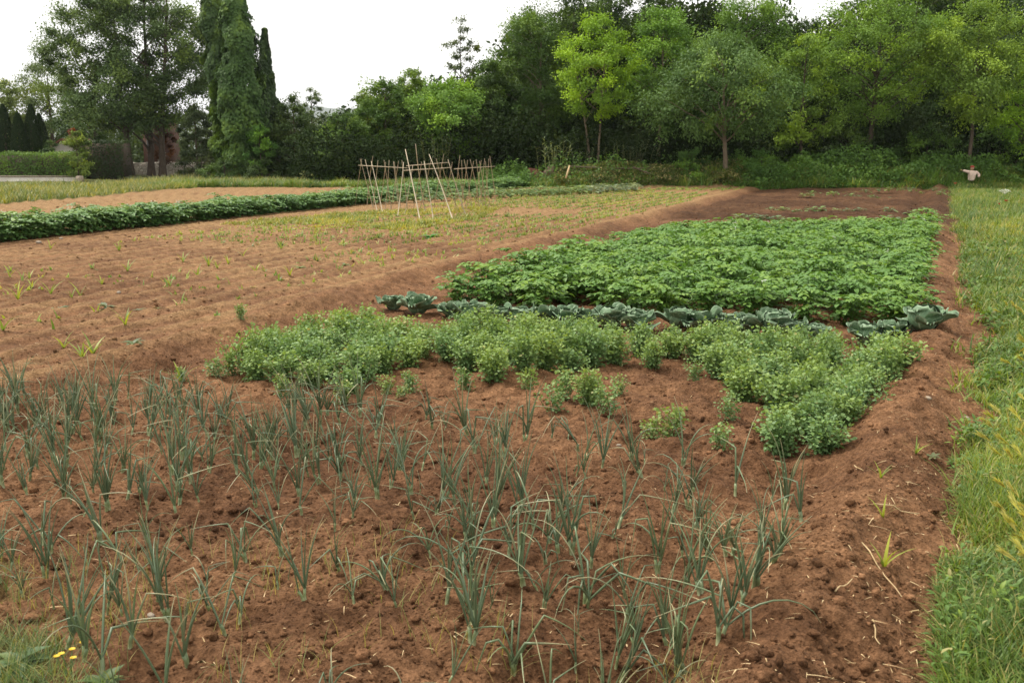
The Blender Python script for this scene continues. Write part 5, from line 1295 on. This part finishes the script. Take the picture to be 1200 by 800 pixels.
lump('boulder', 'large reddish-brown boulder at the end of the long potato strip', 'boulder', 627, 219, .62, M_RUST, (1, .8, .95), 3)
lump('boulder', 'greyer brown boulder touching the right side of the reddish one', 'boulder', 645, 220, .50, rough_material('brown_earth', (.07, .045, .03), (.17, .12, .08), 5, .8, dist=.08), (1.1, .8, .8), 5)
lump('sack', 'crumpled pinkish sack lying in the weeds left of the scarecrow', 'sack', 1055, 217, .26, M_SACK, (1.1, .8, .9), 8).location.z += .45
def plank(name, label, a, b, Y, w, th, mat):
    A_, B_ = p3(*a, Y), p3(*b, Y + .5); d = B_ - A_; L = np.linalg.norm(d); yv = d / L; xv = np.array([1.0, 0, 0]); xv -= yv * xv.dot(yv); xv /= np.linalg.norm(xv); zv = np.cross(xv, yv)
    V, F = box(0, L / 2, 0, w, L, th); V = V @ np.stack([xv, yv, zv]); A = Acc(); A.add(V, F); o = obj(name, bev(A.mesh(name, mat), .01), loc=tuple(A_)); return tag(o, label, 'plank')
plank('plank', 'pale plank leaning against the creeper bank beside the giant reed', (663, 209), (667.5, 194), 58.7, .10, .03, M_STRAW)
def log(label, pts, Y, r):
    P = np.array([p3(px, py, Y) for px, py in pts]); o = P.mean(0); V, F = tube(P - o, np.linspace(r, r * .5, len(P)), 6); A = Acc(); A.add(V, F)
    tag(obj('fallen_branch', A.mesh('fallen_branch', M_PALEBARK, True), loc=tuple(o)), label, 'branch')
log('long pale fallen branch lying along the top of the creeper bank', [(668, 195), (700, 196.5), (735, 197.5), (765, 196.5), (790, 198)], 60.6, .04)
log('short brown branch hanging over the right part of the creeper bank', [(742, 196), (755, 201), (768, 206)], 59.6, .06)

# ------------------------------------------------------------------ scarecrow
def scarecrow():
    Y = 58.9; c = p3(1141, 177, Y); x = c[0]; g = gz(x, Y); S_ = 1.0
    S_ = .9
    t = thing('scarecrow', 'scarecrow in a cream shirt with arms held out and red cap, before the wood', 'scarecrow', (x, Y, g), 0)
    t.scale = (S_, S_, S_); zs = (p3(1141, 201, Y)[2] - g) / S_            # shoulder height
    A = Acc(); V, F = tube([[0, .05, -.2], [.01, .05, zs * .6], [0, .05, zs + .1]], .03, 6); A.add(V, F); obj('post', A.mesh('post', M_CANE, True), t)
    M_SHIRT = rough_material('cream_cloth', (.50, .36, .29), (.68, .54, .46), 7, .5, dist=.03); M_CAP = rough_material('red_cap', (.25, .035, .025), (.38, .07, .05), 20, .3); M_TROU = rough_material('dark_trousers', (.03, .03, .035), (.07, .06, .055), 12, .3); M_FACE = rough_material('sackcloth', (.30, .17, .11), (.42, .27, .18), 20, .3)
    # shirt: torso and two sleeves skinned as one cloth surface
    me = bpy.data.meshes.new('shirt'); pts = [(0, 0, zs - .62), (0, 0, zs - .3), (0, 0, zs - .05), (-.30, -.02, zs - .02), (-.62, -.05, zs + .07), (.28, -.02, zs - .04), (.45, -.10, zs - .22), (.36, -.2, zs - .36)]
    me.from_pydata(pts, [(0, 1), (1, 2), (2, 3), (3, 4), (2, 5), (5, 6), (6, 7)], []); o = obj('shirt', me, t); me.materials.append(M_SHIRT)
    md = o.modifiers.new('skin', 'SKIN'); rr = [(.25, .17), (.23, .16), (.22, .14), (.11, .10), (.10, .08), (.11, .10), (.10, .09), (.08, .07)]
    for i, v in enumerate(me.skin_vertices[0].data): v.radius = rr[i]; v.use_root = i == 1
    o.modifiers.new('smooth', 'SUBSURF').render_levels = 2
    me = bpy.data.meshes.new('trousers'); me.from_pydata([(0, 0, zs - .58), (-.12, 0, zs - .95), (-.14, 0, .25), (.12, 0, zs - .95), (.15, 0, .25)], [(0, 1), (1, 2), (0, 3), (3, 4)], []); o = obj('trousers', me, t); me.materials.append(M_TROU)
    o.modifiers.new('skin', 'SKIN'); o.modifiers.new('smooth', 'SUBSURF').render_levels = 1
    for i, v in enumerate(me.skin_vertices[0].data): v.radius = [(.19, .14), (.11, .11), (.08, .08), (.11, .11), (.08, .08)][i]; v.use_root = i == 0
    def ball(name, r, z, sq, mat):
        nu, nv = 16, 10; V = [[r * sq[0] * math.cos(la) * math.cos(lo), r * sq[1] * math.cos(la) * math.sin(lo), z + r * sq[2] * math.sin(la)] for la in np.linspace(-1.57, 1.57, nv) for lo in np.arange(nu) / nu * 6.283]
        F = [[j * nu + i, j * nu + (i + 1) % nu, (j + 1) * nu + (i + 1) % nu, (j + 1) * nu + i] for j in range(nv - 1) for i in range(nu)]; return obj(name, mesh_np(name, V, F, True, mats=[mat]), t)
    ball('head', .125, zs + .20, (.9, 1, 1.1), M_FACE); ball('cap', .135, zs + .30, (1, 1.05, .55), M_CAP)
    for sx, zz in ((-.69, zs + .09),): 
        A = Acc(); tV, tF = blade(2, .2); d = unit(rand_dirs(30) * .4 + [-1, 0, .1]); A.inst(tV, tF, frames(d, rand_dirs(30)) * np.array([.012, .16, .16])[None, None, :], np.repeat([[sx + .05, -.05, zz]], 30, 0), rng.random(30)); obj('straw_hand', A.mesh('straw_hand', M_STRAW), t)
scarecrow()

# ------------------------------------------------------------------ far hill
def hill():
    n = 90; K = 4.5; xs = np.linspace(-1500, 500, n); ys = np.linspace(1250, 1900, 20); X, Yg = np.meshgrid(xs, ys)
    prof = np.interp(X, [-1500, -900, -600, -430, -330, -250, -215, -190, -120, 0, 500], [22, 40, 52, 58, 70, 60, 64, 66, 58, 45, 20])
    Z = -4 + prof * 1.10 * np.sin(np.pi * np.clip((Yg - 1250) / 650, 0, 1)) ** .8 + 3 * fbm(X, Yg, 60, 4, 240)
    idx = np.arange(n * 20).reshape(20, n); F = np.stack([idx[:-1, :-1], idx[:-1, 1:], idx[1:, 1:], idx[1:, :-1]], -1).reshape(-1, 4)
    me = mesh_np('hill', np.stack([X.ravel() * K, Yg.ravel() * K, Z.ravel() * K], 1), F, True, mats=[rough_material('wooded_hill', (.03, .045, .02), (.06, .08, .03), .006, .3, dist=15)])
    tag(obj('hill', me), 'low wooded hill far away behind the trees', 'hill', kind='structure')
hill()

# ------------------------------------------------------------------ air
HAZE = True
if HAZE:
    A = Acc(); V, F = box(-1000, 4500, 230, 26000, 9400, 500); A.add(V, F)
    m, nt, ns, L = new_mat('pale_air'); pv = N(ns, 'ShaderNodeVolumePrincipled'); pv.inputs['Color'].default_value = (.80, .86, .95, 1); pv.inputs['Density'].default_value = .000085; pv.inputs['Anisotropy'].default_value = 0.2
    out = N(ns, 'ShaderNodeOutputMaterial'); L.new(pv.outputs[0], out.inputs['Volume'])
    tag(obj('haze', A.mesh('haze', m)), 'pale air between the field and the far hill', 'haze', kind='stuff')

# ------------------------------------------------------------------ light: bright overcast sky and a soft high sun
SUN_EL, SUN_AZ = R(58), R(-55)          # azimuth from +Y (view direction) towards +X
w = bpy.data.worlds.new('World'); S.world = w; w.use_nodes = True; nt = w.node_tree; nt.nodes.clear(); ns, L = nt.nodes, nt.links
sky = N(ns, 'ShaderNodeTexSky', sky_type='NISHITA'); sky.sun_disc = False; sky.sun_elevation = SUN_EL; sky.sun_rotation = SUN_AZ; sky.dust_density = 3.0
tc = N(ns, 'ShaderNodeTexCoord'); no = N(ns, 'ShaderNodeTexNoise'); no.inputs['Scale'].default_value = 1.6; no.inputs['Detail'].default_value = 4; L.new(tc.outputs['Generated'], no.inputs[0])
rp = N(ns, 'ShaderNodeValToRGB'); e = rp.color_ramp.elements; e[0].position = .3; e[0].color = (7.2, 7.0, 6.55, 1); e[1].position = .7; e[1].color = (8.0, 7.8, 7.35, 1); L.new(no.outputs['Fac'], rp.inputs[0])
mx = N(ns, 'ShaderNodeMix', data_type='RGBA'); mx.inputs[0].default_value = .92; L.new(sky.outputs[0], mx.inputs[6]); L.new(rp.outputs[0], mx.inputs[7])
bg = N(ns, 'ShaderNodeBackground'); bg.inputs[1].default_value = .122; L.new(mx.outputs[2], bg.inputs[0])
out = N(ns, 'ShaderNodeOutputWorld'); L.new(bg.outputs[0], out.inputs[0])
sl = bpy.data.lights.new('sun', 'SUN'); sl.energy = 3.0; sl.angle = R(14); sl.color = (1, .94, .84)
so = bpy.data.objects.new('sun', sl); COL.objects.link(so)
d = np.array([math.sin(SUN_AZ) * math.cos(SUN_EL), math.cos(SUN_AZ) * math.cos(SUN_EL), math.sin(SUN_EL)])
from mathutils import Vector
so.rotation_euler = Vector(d).to_track_quat('Z', 'Y').to_euler()

# ------------------------------------------------------------------ camera and view
cd = bpy.data.cameras.new('camera'); cd.sensor_width = 36; cd.lens = 36 * FPX / 1200; cd.clip_start = .05; cd.clip_end = 20000
cd.dof.use_dof = True; cd.dof.focus_distance = 9.0; cd.dof.aperture_fstop = 5.6
co = bpy.data.objects.new('camera', cd); COL.objects.link(co); co.location = (0, 0, CAM_H); co.rotation_euler = (math.pi / 2 - TH, 0, 0)
S.camera = co
S.view_settings.view_transform = 'Standard'; S.view_settings.look = 'None'; S.view_settings.exposure = 0.75; S.view_settings.gamma = 1.0; S.view_settings.use_curve_mapping = False
S.cycles.max_bounces = 8; S.cycles.diffuse_bounces = 4; S.cycles.glossy_bounces = 2; S.cycles.transmission_bounces = 4; S.cycles.volume_bounces = 0; S.cycles.transparent_max_bounces = 4
S.cycles.use_denoising = True
S.cycles.volume_step_rate = 4
